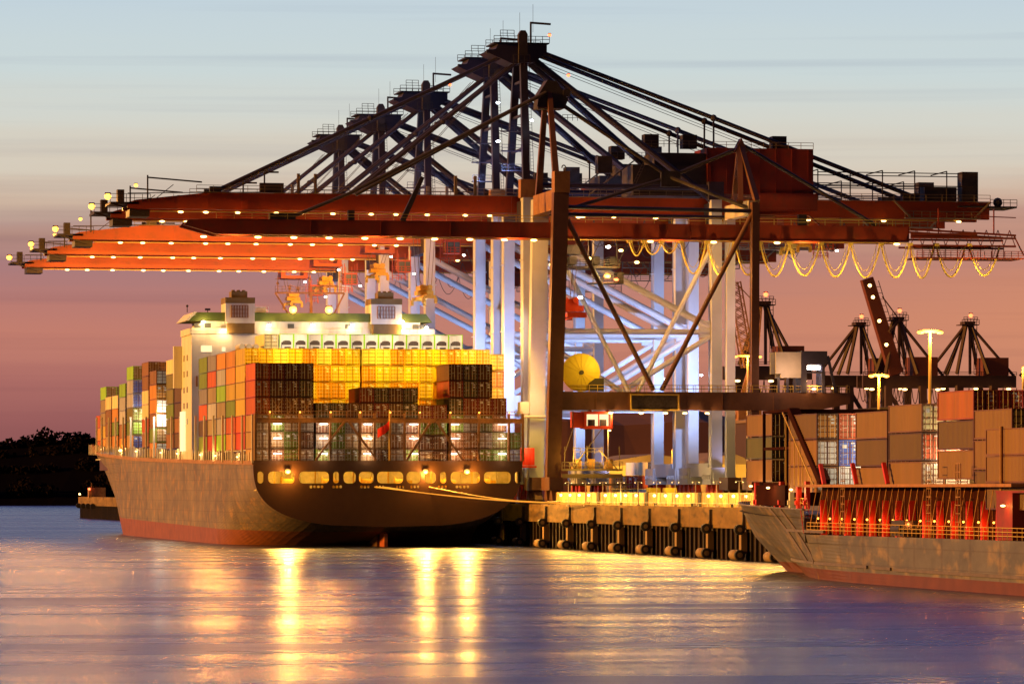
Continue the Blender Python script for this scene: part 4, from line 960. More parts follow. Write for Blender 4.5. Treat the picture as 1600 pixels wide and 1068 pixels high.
stay((155, YM, 76.5), node_, .36); stay(node_, (188.0, YN+1, 57.5), .36); stay(node_, (158, YM, 58), .3); stay(node_, (187.2, YM, 68.6), .34)
b = MB(); b.box(173.6, 177.0, YM-.4, YM+.4, 61.9, 64.6); b.build('gusset', M['dark'], a)
b = MB(); b.beam((186.0, YN+2, 59), (187.6, YM, 69.6), .9, .9); b.beam((188.6, YN+1, 59), (187.6, YM, 69.6), .9, .9); b.beam((188.6, YF-1, 59), (187.6, YM, 69.6), .8, .8)
b.prism([(186.4, 68), (188.9, 68), (187.7, 70.4)], YM-1, YM+1); b.build('rear_pylon', M['brown'], a)
stay((188.3, YM, 69.2), (X(1362, YM), YM-3.2, 55.4), .33)
# cable reel on the portal
b = MB(); rc = (157.9, 29.6); b.tube((rc[0], YN+1.1, rc[1]), (rc[0], YN+1.3, rc[1]), 3.25, 36); b.tube((rc[0], YN+2.0, rc[1]), (rc[0], YN+2.2, rc[1]), 3.25, 36); b.tube((rc[0], YN+1.3, rc[1]), (rc[0], YN+2.0, rc[1]), 1.2, 16, 1)
b.tube((rc[0], YN+.95, rc[1]), (rc[0], YN+1.1, rc[1]), .4, 12, 1); [b.beam((rc[0]+.5*math.cos(t), YN+1.06, rc[1]+.5*math.sin(t)), (rc[0]+3.2*math.cos(t), YN+1.06, rc[1]+3.2*math.sin(t)), .08, .09) for t in [k*math.pi/8 for k in range(16)]]; b.prism([(159.1, 26.4), (161.6, 26.4), (161.6, 28.6), (160.2, 28.6), (159.1, 27.8)], YN+.2, YN+.9, 2)
b.build('cable_reel', [M['reel'], M['dark'], M['dark']], a)
lamp_point(a, (160.5, YN-3.2, 31.2), 1500, YEL, .3)
# festoon: bright hanging cable loops
fes = [(983, 1005, 400), (1005, 1033, 398), (1033, 1058, 396), (1063, 1102, 428), (1104, 1145, 430), (1148, 1187, 430), (1187, 1232, 432), (1232, 1280, 431), (1282, 1327, 433), (1328, 1374, 434), (1376, 1420, 434), (1421, 1458, 435), (1462, 1507, 433), (1513, 1561, 431)]
for i, (p0, p1, pb) in enumerate(fes):
    b = MB(); x0, x1 = X(p0, YM-4), X(p1, YM-4); zt, zb = 52.2, Z(pb, x0, YM-4)
    for r_, s_, dx in ((.17, 1, 0), (.06, .80, .5)):
        pts = [(x0+dx+(x1-x0-2*dx)*t/18, YM-4.4+dx*.6, zt-(zt-zb)*s_*max(0,math.sin(math.pi*t/18))**.8) for t in range(19)]
        b.path(pts, r_, 6)
    b.box(x0-.4, x0+.4, YM-4.8, YM-4.0, 51.9, 52.4)
    b.build('festoon_loop', M['cable'], a)
for x in (163, 172, 182, 196, 206, 216, 228, 238): lamp_point(a, (x, YM-7.0, 47.2), 1700, (1, .66, .16), .3)  # points without fittings, added to brighten the cable loops
# trolley, cab, spreader
b = MB(); b.box(155.5, 165.5, YM-4, YM+4, 47.6, 47.9); b.rail((155.5, YM-4, 47.9), (165.5, YM-4, 47.9), 1.1, 1, .1, rows=3); b.box(156.5, 159, YM-2, YM+2, 50, 51.6); b.rail((161, YM-3, 45.2), (166, YM-3, 45.2), 1.1, .8, .1); b.box(161, 166, YM-3, YM+2, 45.0, 45.2)
for x in (156, 160, 165): b.beam((x, YM-3.8, 47.9), (x, YM-3.8, 52.5), .18, .18); b.beam((x, YM-3.8, 47.9), (x+2, YM-3.8, 52), .12, .12)
for x in (157, 161, 164): b.box(x, x+1.2, YM-3, YM+1, 48.2, 49.6)
b.box(165.5, 166.6, YM-2, YM+1, 45, 47); b.build('trolley', M['dark'], a)
for p, m in (((163.2, YM-4.3, 46.2), 'Esod'), ((160, YM-4.3, 49.2), 'Ewarm'), ((164.8, YM-4.3, 45.6), 'Ered'), ((165.6, YM-4.3, 50.6), 'Ewarm'), ((168.4, YM-4.3, 48.6), 'Ewarm'), ((153.2, YM-5.6, 48), 'Ewarm'), ((163.4, YM-4.3, 51.2), 'Ewhite'), ((160.9, YM+7, 43), 'Ewhite')):
    glow(a, p, .36 if m != 'Esod' else .5, M[m], 'trolley_lamp', (1.2,1,.7))
lamp_point(a, (163.2, YM-5.2, 45.8), 1500, SOD, .35); lamp_point(a, (159, YM-5, 50.5), 900, WARM, .3)
b = MB(); 
for dx in (-1, 1.2):
    for y in (-1.5, 1.5): b.tube((157.2+dx, YM+y, 47.6), (157.2+dx*.6, YM+y, 42.4), .07, 4)
b.build('spreader_rope', M['railm'], a)
b = MB(); b.box(155.6, 159.6, YM-2.2, YM+2.2, 40.2, 41.2); b.box(156.3, 158.9, YM-1, YM+1, 41.2, 42.4); b.box(156.8, 158.0, YM-6, YM+6, 39.3, 39.9)
for d in (-6, 6): b.box(155.8, 159.2, YM+d-.3, YM+d+.3, 39.0, 39.9)
b.tube((156.6, YM-1.3, 42.2), (156.6, YM+1.3, 42.2), .5, 10); b.tube((158.4, YM-1.3, 42.2), (158.4, YM+1.3, 42.2), .5, 10); b.build('spreader', M['cab'], a)
# portal underside: red operator cabin, stairs, platforms
b = MB(); b.box(156.2, 158.0, YN-.2, YN+2.2, 20.2, 22.9); b.box(158.0, 162.9, YN-.8, YN+2.4, 20.0, 20.5); b.box(158.0, 162.9, YN-.8, YN+2.4, 22.5, 22.95); b.box(158.0, 158.4, YN-.8, YN+2.4, 20.5, 22.5); b.box(162.6, 162.9, YN-.8, YN+2.4, 20.5, 22.5); b.box(160.4, 160.6, YN-.8, YN-.6, 20.5, 22.5)
for x in (159, 162): b.box(x, x+.3, YN-.5, YN+1, 22.95, 23.3)
cb = b.build('operator_cabin', M['cab'], a)
b = MB(); b.box(158.4, 162.6, YN+1.2, YN+1.3, 20.5, 22.5); b.build('lit_cabin_interior', M['Ewin'], cb)
for x0, x1 in ((158.9, 160), (161, 162)): b = MB(); b.box(x0, x1, YN, YN+.9, 20.5, 21.6); b.build('cabin_console', M['dark'], cb)
b = MB(); b.box(154, 164.5, YN-1.4, YN+2.5, 12.9, 13.2); b.rail((154, YN-1.4, 13.2), (164.5, YN-1.4, 13.2), 1.1, 1.2, .09); b.beam((154, YN-1.2, 12), (164.5, YN-1.2, 12), .4, .7); b.rail((156, YN-1.2, 15.6), (161, YN-1.2, 15.6), 1.1, 1.2, .09)
b.beam((156, YN-1.2, 20), (154.4, YN-1.2, 15.6), .3, .1); b.beam((161, YN-1, 20), (156, YN-1, 13.4), .3, .12); b.beam((160.4, YN-1.2, 16.5), (163.6, YN-1.2, 13.2), .4, .12)
for x in (154.5, 156, 158.4, 161, 164): b.beam((x, YN-1.2, 13.2), (x, YN-1.2, 17), .12, .12)
b.box(154, 166, YN-1.6, YN+2.5, 10.4, 10.7)
b.build('stair_platform', M['railm'], a)
for x in (156.5, 158.8, 162): b = MB(); b.box(x, x+1.1, YN-.4, YN+1, 13.2, 14.9); b.build('equipment_cabinet', M['tan'], a)
for px in (954, 1002, 1040, 1070, 1105): 
    x = X(px, YN-1.2); glow(a, (x, YN-1.2, 22.7), .3, M['Ewarm'], 'portal_lamp', (1.4,1,.6)); lamp_point(a, (x, YN-1.4, 22.2), 700, WARM, .25)
lamp_point(a, (156.5, YN-2.5, 15.2), 900, YEL, .3); lamp_point(a, (160.6, YN-2.4, 15.4), 700, YEL, .3)
b = MB(); b.box(150.2, 152.7, YF-3.2, YF-1.2, 13.9, 16.9); b.box(149.8, 153, YF-3.6, YF-1, 13.5, 13.8)
for k in range(4): b.box(150.4+k*.6, 150.6+k*.6, YF-3.3, YF-3.2, 14.1, 16.7)
b.build('red_switch_box', M['fin'], a); lamp_point(a, (151.4, YF-5, 16.4), 260, WARM, .2)
# bumpers at waterside leg of the far frame
b = MB(); b.box(150.6, 152.2, YF-1.3, YF+1.3, 22.8, 24.9); b.tube((151, YF-1.5, 22.3), (155, YF-1.5, 22.3), .25, 8); b.build('leg_bracket', M['pale'], a)
lamp_point(a, (149.5, YM-2, 30), 5500, (1, .50, .36), .4, 'SPOT', (153.5, YF, 36), 150); lamp_point(a, (184, YM, 32), 3000, (1, .5, .42), .4, 'SPOT', (188, YF, 36), 150)
lamp_point(a, (150.0, YF-4, 27), 1300, (1, .66, .26), .4, 'SPOT', (153.5, YF, 18), 130); lamp_point(a, (196, YM, 40), 3500, (1, .5, .42), .4, 'SPOT', (188, YF, 50), 120)
# control house over the cantilever
b = MB(); b.box(191.4, 195.9, YN-1, YN+3, 29.5, 33.2); b.box(192.3, 195.9, YN-.95, YN+3, 28.8, 29.5); b.build('control_house', M['pale'], a)
b = MB(); b.box(195.92, 200.5, YN-1.1, YN+3, 31.2, 33.4); b.box(195.92, 196.9, YN-1, YN+3, 26.3, 31.2); b.box(199.6, 200.1, YN-1, YN+3, 26.3, 31.2); b.box(196.9, 199.6, YN-1, YN-.9, 29.6, 29.9)
for x in (191.8, 193.4, 194.6): b.box(x, x+.35, YN-.9, YN-.5, 26.3, 28.8)
b.beam((200.6, YN-1, 32.6), (202, YN-1, 26.4), .5, .15); b.build('house_frame', M['navy'], a)
b = MB(); b.box(197, 199.2, YN-1.0, YN-.92, 30.2, 30.9); b.build('lit_window', M['Ewhite'], a)
b = MB()
for k in range(9):
    x0 = 197.5+k*.85; b.path([(x0+.8*t/6, YN+1.5, 22.8-2.2*max(0,math.sin(math.pi*t/6))**.7) for t in range(7)], .06, 4)
b.build('festoon', M['dcable'], a)
glow(a, (198.1, YN-1.2, 26.9), .3, M['Ewarm'], 'portal_lamp', (1.4,1,.6)); glow(a, (X(1262, YN), YN-1.2, 23.0), .24, M['Ewarm'], 'portal_lamp'); glow(a, (X(1280, YN), YN-1.2, 23.1), .3, M['Ewarm'], 'portal_lamp')
lamp_point(a, (198.1, YN-1.6, 27.5), 500, WARM, .25); lamp_point(a, (193, YN-5, 29.5), 900, (1, .6, .35), .3)  # last light is added in front to brighten the control house
# ================================================================== SHIP 2 (feeder)
C2 = 135.2
ship2 = empty('feeder_ship', (C2, 480, 0), 'smaller weathered container ship on the right, bow pointing to the big ship', 'ship')
st2 = []
for (Y, zd, zk, hd, hw, n) in [(330, 5.0, -6, 10.9, 10.9, 14), (380, 5.0, -6, 10.9, 10.9, 14), (430, 4.95, -6, 10.9, 10.9, 14), (452, 4.9, -6, 10.9, 10.7, 14), (466, 4.85, -6, 10.8, 9.6, 14), (470.5, 4.85, -6, 10.75, 9.1, 14), (471, 7.5, -6, 10.8, 9.1, 14), (480, 7.6, -6, 10.6, 7.6, 14),
    (490, 7.7, -6, 10.1, 5.5, 14), (500, 7.8, -6, 9.2, 2.8, 14), (508, 7.9, -5, 8.2, .5, 12), (514, 8.0, -1.5, 7.1, .3, 12), (520, 8.05, 1.2, 5.8, .3, 12), (526, 8.1, 3.6, 4.3, .25, 12), (531, 8.15, 5.4, 2.7, .2, 12), (535, 8.2, 6.9, .7, .2, 12)]:
    st2.append((Y, zd, zk, hd, hw, n))
h2, hr2 = hullgrid(st2, 30, [M['hull2'], M['boot'], M['dark']], 'hull', ship2, lambda Y: -99, C2)
b = MB()
def side(Y, z, o=.08):
    for p, q2 in zip(hr2, hr2[1:]):
        if p[0][1] <= Y <= q2[0][1]:
            t = (Y-p[0][1])/max(1e-6, q2[0][1]-p[0][1])
            def xx(r):
                for u, v in zip(r, r[1:]):
                    if u[2] <= z <= v[2]+1e-6: return lerp(u[0], v[0], (z-u[2])/max(1e-6, v[2]-u[2]))
                return r[-1][0] if z > r[-1][2] else r[0][0]
            return (C2-lerp(xx(p), xx(q2), t)-o, Y, z)
    return (C2-10.9-o, Y, z)
for y0, y1, z in ((445, 500, 1.75), (436, 443, 1.7), (334, 434.5, 1.65), (462, 483, 5.2)):
    k = y0
    while k < y1: b.beam(side(k, z), side(min(k+4, y1), z), .28, .3); k += 4
for ya, za, yb, zb_ in ((488, 7.6, 476, 1.8), (482, 7.5, 470, 1.8)):
    for k in range(8): t, u = k/8, (k+1)/8; b.beam(side(lerp(ya, yb, t), lerp(za, zb_, t)), side(lerp(ya, yb, u), lerp(za, zb_, u)), .25, .3)
b.build('rubbing_strake', M['fendbar'], ship2)
b = MB()
for p, q2 in zip(hr2[6:], hr2[7:]):
    for s in (-1, 1): b.beam((C2+s*p[-1][0], p[-1][1], p[-1][2]+.03), (C2+s*q2[-1][0], q2[-1][1], q2[-1][2]+.03), .3, .16)
b.build('bulwark_cap', M['fendbar'], ship2)
b = MB(); b.rail((C2-10.7, 330, 5), (C2-10.7, 470, 5), 1.15, 1.5, .055, rows=3); b.rail(( C2-9.6, 474, 7.7), (C2-5, 522, 8.1), 1.0, 1.5, .06)
b.build('deck_railing', M['yrail'], ship2)
b = MB()
b.ladder((C2-10.4, 470.8, 5), (C2-10.4, 473, 9.2), .9); b.build('red_ladder', M['fin'], ship2)
# coaming wall with slanted stanchions
WX = C2-8.9
b = MB(); b.box(WX, WX+.3, 402, 470.5, 4.2, 9.95); b.box(WX, C2+9, 330, 470.5, 4.15, 4.3); b.box(WX+.1, C2+8.8, 400, 470.4, 8.6, 9.9); b.box(WX+.3, C2+8.6, 470.0, 470.3, 4.2, 9.9); b.build('hatch_coaming', M['coam'], ship2)
b = MB(); b.box(C2-10.9, C2+9.2, 396, 470.8, 9.95, 10.25); b.build('hatch_ledge', M['tan'], ship2)
y = 405
while y < 470: b = MB(); b.beam((C2-10.5, y, 5.9), (WX-.6, y+.9, 9.95), .055, .055); b.beam((WX-.1, y+.6, 4.5), (WX-.1, y+.6, 9.9), .05, .05); b.build('stanchion', M['tan'], ship2); y += 2.3
k = 0; y = 404.5
while y < 470:
    b = MB(); b.prismx([(y-.35, 4.3), (y+.35, 4.3), (y+.22, 7.2), (y+.05, 8.6), (y-.1, 7.6)], WX-.75, WX-.1); b.build('red_fin', M['fin'], ship2)
    if k % 1 == 0:
        glow(ship2, (WX-1.15, y-.4, 6.6), .11, M['Esod'], 'coaming_lamp', (1,1,1)); lamp_point(ship2, (WX-1.1, y-1.0, 6.2), 75, (1, .3, .06), .1)
    y += 4.9; k += 1
b = MB(); b.box(C2-10.5, WX-.1, 433, 437.5, 5.0, 6.6); b.tube((C2-10.2, 434, 5.7), (C2-10.2, 437, 5.7), .6, 10); b.build('deck_winch', M['dark'], ship2)
for y in (414, 424, 456):
    b = MB(); b.rail((C2-10.3, y, 5), (C2-10.3, y+1.6, 5), 7.2, .8, .07, rows=9); b.build('cage_ladder', M['lash'], ship2)
# forecastle deck house frame, deep red
b = MB(); FX = C2-9.0
b.box(FX, C2+9, 486, 499, 7.9, 10.2); 
b.build('forecastle_house', M['coam'], ship2)
b = MB()
for x in (C2-8.3, C2-5, C2-1, C2+3, C2+7):
    for y in (486.2, 498.6): b.box(x, x+.3, y, y+.3, 10.2, 18.6)
for z in (10.2, 14.2, 18.4):
    b.box(C2-8.3, C2+7.3, 486.1, 486.5, z, z+.3); b.box(C2-8.3, C2-8.0, 486.5, 498.6, z, z+.3); b.box(C2-8.3, C2+7.3, 498.5, 498.9, z, z+.3)
b.box(C2-7.9, C2+7, 490, 490.3, 10.2, 18.2)
b.beam((C2-8.3, 484.8, 18.4), (C2-8.3, 471.5, 10.4), 1.2, .9)
b.beam((C2-8.3, 486, 18.4), (C2-8.3, 484.6, 18.4), .8, .8)
b.build('breakwater_frame', M['coam'], ship2)
for k in range(7): b = MB(); b.beam((C2-9.4, 484-k*1.8, 17.8-k*1.1), (C2-9.4, 484-k*1.8, 10.2), .08, .08); b.build('breakwater_stay', M['yrail'], ship2)
b = MB(); b.beam((C2-9.4, 485.5, 18.3), (C2-9.4, 471.7, 9.9), .12, .12); b.build('breakwater_stay', M['yrail'], ship2)
for i, (y, z) in enumerate(((504, 9.3), (507, 9.1), (511, 9.3), (497, 8.7), (492, 8.9), (488.5, 8.6), (483, 8.6), (479, 9.2), (475, 8.9))):
    b = MB(); xw = side(y, 7.5)[0]+1.2; b.box(xw, xw+.5, y-.25, y+.35, 7.6, 9.4+.6*(i % 3)); b.box(xw-.2, xw, y-.2, y+.2, 8.0, 8.5); b.build('deck_fitting', M['fin'] if i % 3 else M['white'], ship2)
for y, z, e in ((506, 10.1, 'Ewarm'), (491, 9.9, 'Ewarm'), (478, 9.7, 'Ewarm')):
    glow(ship2, (side(y, 7.5)[0]+.3, y, z), .17, M[e], 'deck_lamp', (1.3,1,.7)); lamp_point(ship2, (side(y, 7.5)[0]-.4, y-.6, z-.2), 330, WARM, .15)
for y in (443, 455, 468):
    b = MB(); b.beam((C2-9.3, y, 10.25), (C2-9.3, y+1.6, 12.4), .4, .4); b.build('red_lashing_lever', M['fin'], ship2)
# deck house at the right edge
b = MB(); b.box(C2-10.3, C2-6, 397.5, 402.5, 5.0, 9.4); b.box(C2-10.35, C2-9.6, 386, 402.6, 9.4, 9.6); b.box(C2-10.3, C2-6, 386, 391, 5.0, 9.4); b.build('deck_store', M['redhouse'], ship2)
glow(ship2, (C2-10.6, 399.5, 8.2), .2, M['Ewarm'], 'deck_lamp', (1,2.5,.5)); lamp_point(ship2, (C2-11.2, 398.5, 8.1), 120, SOD, .2); lamp_point(ship2, (C2-11.0, 384, 8.8), 5000, (1, .4, .06), .4, 'SPOT', (C2-40, 260, 0), 100)
b = MB(); b.tube((C2-9.9, 402.3, 5), (C2-9.9, 402.3, 15.6), .13, 8); b.box(C2-10, C2-9.7, 402.2, 402.4, 9.8, 15.6)
b.build('cell_guide_post', M['lash'], ship2)
# containers of the feeder
XP = 126.5
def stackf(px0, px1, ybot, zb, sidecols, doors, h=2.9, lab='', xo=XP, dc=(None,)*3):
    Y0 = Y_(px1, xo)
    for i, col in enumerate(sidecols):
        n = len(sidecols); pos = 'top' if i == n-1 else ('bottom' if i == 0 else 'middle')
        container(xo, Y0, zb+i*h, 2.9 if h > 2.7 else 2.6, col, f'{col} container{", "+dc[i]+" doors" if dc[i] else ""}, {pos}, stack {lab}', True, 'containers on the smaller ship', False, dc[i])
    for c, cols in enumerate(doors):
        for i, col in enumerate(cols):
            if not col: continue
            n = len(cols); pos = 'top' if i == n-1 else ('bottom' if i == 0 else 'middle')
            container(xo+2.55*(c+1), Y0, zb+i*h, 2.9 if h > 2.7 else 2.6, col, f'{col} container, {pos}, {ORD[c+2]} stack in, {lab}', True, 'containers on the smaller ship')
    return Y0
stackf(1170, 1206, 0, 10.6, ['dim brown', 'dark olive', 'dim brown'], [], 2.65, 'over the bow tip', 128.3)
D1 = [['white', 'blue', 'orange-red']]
# sides coloured browner than their doors, to imitate dim light on the port faces
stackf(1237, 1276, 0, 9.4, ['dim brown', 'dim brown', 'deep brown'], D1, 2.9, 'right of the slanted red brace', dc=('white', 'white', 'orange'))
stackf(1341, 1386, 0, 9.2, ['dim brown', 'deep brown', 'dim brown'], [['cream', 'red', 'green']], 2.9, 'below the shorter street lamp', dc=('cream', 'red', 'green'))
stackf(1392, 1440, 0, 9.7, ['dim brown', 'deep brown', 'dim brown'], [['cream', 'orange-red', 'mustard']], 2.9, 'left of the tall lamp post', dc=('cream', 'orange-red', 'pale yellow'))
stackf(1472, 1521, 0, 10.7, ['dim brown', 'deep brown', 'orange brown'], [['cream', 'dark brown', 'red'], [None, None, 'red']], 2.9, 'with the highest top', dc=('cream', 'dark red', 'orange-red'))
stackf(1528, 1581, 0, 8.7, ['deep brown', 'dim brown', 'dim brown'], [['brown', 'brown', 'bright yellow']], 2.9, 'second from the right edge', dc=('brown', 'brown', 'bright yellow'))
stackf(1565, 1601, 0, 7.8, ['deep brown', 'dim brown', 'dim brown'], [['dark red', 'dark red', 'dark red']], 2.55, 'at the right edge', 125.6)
lamp_point(ship2, (133.5, Y_(1276, XP)-3.5, 12.6), 1700, WHITE, .3); glow(ship2, (133.2, Y_(1276, XP)-3.2, 13.6), .18, M['Ewhite'], 'deck_lamp')
x_ = 129.5; glow(ship2, (x_, 432.5, 13.0), .3, M['Ewhite'], 'deck_lamp', (1,1,1)); lamp_point(ship2, (x_+.3, 431.5, 13.0), 1300, WHITE, .3)
for y, z in ((428, 15.5), (412, 14.5), (470, 14.5)): lamp_point(ship2, (131.5, y, z+2.4), 500, (1, .8, .5), .3)
lamp_point(ship2, (150, 492, 4.5), 0.1, SOD, .3)

# ================================================================== QUAY FURNITURE
def fender(y, label):
    f = empty('quay_fender', (QX, y, .3), label, 'fender', 'fenders along the quay wall')
    b = MB(); b.tube((QX-.95, y-.35, 4.2), (QX-.95, y+.5, 4.2), .72, 16); b.tube((QX-.95, y-.37, 4.2), (QX-.95, y-.34, 4.2), .33, 12, 1)
    b.build('upper_roller', [M['fend'], M['fpale']], f)
    b = MB(); b.box(QX-.5, QX-.1, y-.1, y+.15, 4.2, 6.9); b.tube((QX-.6, y, 4.8), (QX-.1, y, 6.8), .06, 5); b.build('chain', M['dark'], f)
    b = MB(); b.box(QX-.55, QX+.3, y+.6, y+1.8, .9, 3.9); b.build('panel', M['fpale'], f)
    b = MB(); b.tube((QX-1.1, y-1.1, .75), (QX-1.1, y-.5, .75), .72, 20); b.tube((QX-1.1, y-1.14, .75), (QX-1.1, y-1.09, .75), .36, 12, 1)
    b.build('lower_roller', [M['fend'], M['fpale']], f)
    b = MB(); b.tube((QX-1.1, y-.49, .75), (QX-1.1, y+3.0, .75), .70, 20); b.build('pale_drum', M['fpale'], f, True)
fy = [713.6-19.45*k for k in range(-3, 8)]
NMS = ['farthest', 'second farthest', 'third farthest', 'fourth farthest', 'fifth farthest', 'sixth farthest', 'fifth from the nearest', 'fourth from the nearest', 'third from the nearest', 'second nearest', 'nearest']
for k, y in enumerate(sorted(fy, reverse=True)): fender(y, f'{NMS[k]} black roller fender hung on the quay wall')
# lit barrier panels along the quay edge
for k in range(5):
    y1 = 735-k*34.8; y0 = y1-32.0
    f = empty('barrier_panel', (QX+2, (y0+y1)/2, 7.2), ['yellow lit barrier panel with lamps, nearest the big ship', 'second yellow lit barrier panel with lamps from the big ship', 'middle yellow lit barrier panel with lamps of five',
         'fourth yellow lit barrier panel with lamps from the big ship', 'yellow lit barrier panel with lamps, nearest the smaller ship'][k], 'barrier', 'lit barrier panels on the quay')
    b = MB(); b.box(QX+1.9, QX+2.2, y0, y1, 7.2, 9.25); b.box(QX+1.6, QX+2.4, y0, y1, 7.0, 7.25)
    for j in range(9): b.box(QX+1.84, QX+1.9, y0+j*4, y0+j*4+.2, 7.3, 9.2)
    b.build('panel_wall', M['barrier'], f)
    b = MB(); b.box(QX+1.8, QX+2.3, y0-1.2, y0-.6, 7, 9.3); b.box(QX+1.8, QX+2.3, y0-2.2, y0-1.6, 7, 9.3); b.build('end_post', M['pile'], f)
    for j in range(4):
        y = y0+4+j*7.4; glow(f, (QX+1.45, y, 8.8), .24, M['Ewarm'], 'lamp', (1,1,1)); lamp_point(f, (QX+.5, y, 8.7), 250, (1, .6, .14), .3); lamp_point(f, (QX-.2, y, 8.9), 1300, (1, .46, .08), 1.6, 'SPOT', (QX-60, y-200, 0), 120)
b = MB(); b.rail((QX+.3, 560, 7.25), (QX+.3, 735, 7.25), .5, 3, .07, rows=1)
tag(b.build('kerb_rail', M['white']), 'low pale kerb rail along the quay edge below the lit panels', 'rail')
for k in range(8):
    y = 560+k*24.0; b = MB(); b.tube((QX+.8, y, 7.0), (QX+.8, y, 7.6), .22, 10); b.tube((QX+.8, y, 7.6), (QX+.8, y, 7.75), .34, 10)
    tag(b.build('bollard', M['dark']), f'{ORD[k+1]} dark mooring bollard on the quay edge, counted from the smaller ship', 'bollard', 'mooring bollards on the quay edge')
def lamp_post(px, Y, top, name, label, group, arms=2, r=.12, power=0, e='Ewarm', gr=.3, armw=1.2, col='yellowp'):
    x = X(px, Y); f = empty(name, (x, Y, 7), label, 'lamp post', group)
    b = MB(); b.tube((x, Y, 7), (x, Y, top), r, 8, 0, r*.7); b.box(x-.3, x+.3, Y-.3, Y+.3, 7, 7.4); b.beam((x-armw*(arms > 1), Y, top), (x+armw, Y, top), r*1.3, r*1.3); b.build('pole', M[col], f)
    for s in ((-1, 1) if arms == 2 else (1,)):
        glow(f, (x+s*armw, Y-.1, top-.15), gr*.62, M[e], 'lamp_head', (1.3,1,.6))
    if power: lamp_point(f, (x, Y-1, top-.8), power, SOD, .3)
    return f
for k, px in enumerate((888, 915, 942, 970, 997, 1026, 1055, 1087, 1120, 1155)):
    lamp_post(px, 716-k*12, 10.9+.35*0, 'short_lamp_post', f'short pale T-topped post behind the lit panels, {ORD[k+1]} from left', 'short posts behind the lit panels', 2, .08, 0, 'Ewarm', .1, .5, 'pale')
lamp_post(1453, 560, Z(541, 150, 560)+2.0, 'tall_lamp_post', 'tallest street lamp, twin bright orange heads above the smaller ship', 'street lamps', 2, .28, 5000, 'Esod', .6, 1.3)
lamp_post(1373, 620, Z(602, 160, 620)+1.5, 'tall_lamp_post', 'shorter twin headed street lamp left of the tallest one', 'street lamps', 2, .25, 3500, 'Esod', .55, 1.1)
lamp_post(1168, 900, Z(567, 220, 900)+1.4, 'tall_lamp_post', 'twin headed street lamp beside the dark landside crane leg', 'street lamps', 2, .25, 3000, 'Esod', .55, 2.6)
lamp_post(950, 820, Z(680, 185, 820)+1.0, 'tall_lamp_post', 'thin single lamp post left of the pale crane legs, by the stair platform', 'street lamps', 1, .16, 800, 'Ewarm', .35, .3)
lamp_post(1050, 1000, Z(707, 230, 1000)+.6, 'tall_lamp_post', 'small lamp post over the yellow shed roof', 'street lamps', 1, .14, 500, 'Ewarm', .3, .9)
lamp_post(1598, 900, Z(580, 270, 900)+1.0, 'tall_lamp_post', 'street lamp cut by the right edge of the picture', 'street lamps', 1, .25, 1500, 'Esod', .55, .3)
# sheds and yard stacks
def shed(px0, px1, Y, ptop, depth, label, m='shed'):
    x0, x1 = X(px0, Y), X(px1, Y); zt = Z(ptop, x0, Y); f = empty('warehouse', ((x0+x1)/2, Y, 7), label, 'warehouse')
    b = MB(); b.box(x0, x1, Y, Y+depth, 7, zt-.8)
    for k in range(int((x1-x0)/4)): b.box(x0+k*4, x0+k*4+.15, Y-.08, Y, 7, zt-.8)
    b.build('wall', M[m], f)
    b = MB(); xm = (x0+x1)/2; b.prism([(x0-.6, zt-.8), (x1+.6, zt-.8), (x1, zt), (xm, zt+2.0), (x0, zt)], Y-.5, Y+depth); b.build('roof', M['roof'], f)
    b = MB()
    for k in range(3): xx = lerp(x0, x1, .2+.28*k); b.box(xx, xx+4, Y-.12, Y-.05, 7, 11)
    b.build('door', M['funnel'], f)
    lamp_point(f, ((x0+x1)/2-8, Y-9, 14), 9000, (1, .6, .12), .5); lamp_point(f, ((x0+x1)/2+12, Y-9, 14), 9000, (1, .6, .12), .5)
shed(945, 1100, 1060, 722, 40, 'long yellow lit warehouse behind the crane legs')
shed(1112, 1172, 1000, 720, 40, 'smaller yellow lit warehouse between the right-hand crane legs')
yc = 0
for px, Y, n, cols in ((962, 950, 2, ['green', 'orange']), (980, 950, 2, ['grey brown', 'red']), (997, 950, 3, ['lavender grey', 'tan', 'white']), (1012, 940, 3, ['white', 'orange-red', 'cream']), (965, 905, 1, ['orange'])):
    for i in range(n):
        yc += 1; x = X(px, Y)
        container(x, Y, 7+2.9*i, 2.9, cols[min(i, len(cols)-1)], f'{cols[min(i,len(cols)-1)]} yard container on the quay, {"top" if i == n-1 else "bottom" if i == 0 else "middle"} of stack {"first second third fourth lone".split()[[962,980,997,1012,965].index(px)]} from left', True, 'containers in the yard')
# straddle carrier / red machinery between crane bases near the big ship's stern
def tractor(px, Y, label):
    x = X(px, Y); f = empty('yard_tractor', (x, Y, 7), label, 'truck', 'yard trucks')
    b = MB(); b.box(x-6, x+3, Y-.9, Y+.9, 7.9, 8.2); b.box(x-5.8, x-5.2, Y-1.2, Y+1.2, 8.2, 8.6); b.build('chassis', M['reel'], f)
    b = MB(); b.box(x+3, x+5, Y-1.2, Y+1.2, 7.8, 10.0); b.box(x+3.2, x+4.9, Y-1.22, Y+1.22, 9.0, 9.7); b.build('cab', M['reel'], f)
    for a in (-5, -3.8, 2, 4.2):
        for s in (-1.2, .9): b = MB(); b.tube((x+a, Y+s, 7.5), (x+a, Y+s+.3, 7.5), .5, 12); b.build('wheel', M['dark'], f)
tractor(986, 760, 'yellow yard truck with flat trailer behind the left lit panels')
tractor(1012, 775, 'yellow yard truck with flat trailer behind the middle lit panels')
lamp_point(None, (168, 755, 13), 2500, (1, .6, .15), .4, name='apron_lamp')
lamp_point(None, (178, 772, 13), 2500, (1, .6, .15), .4, name='apron_lamp')
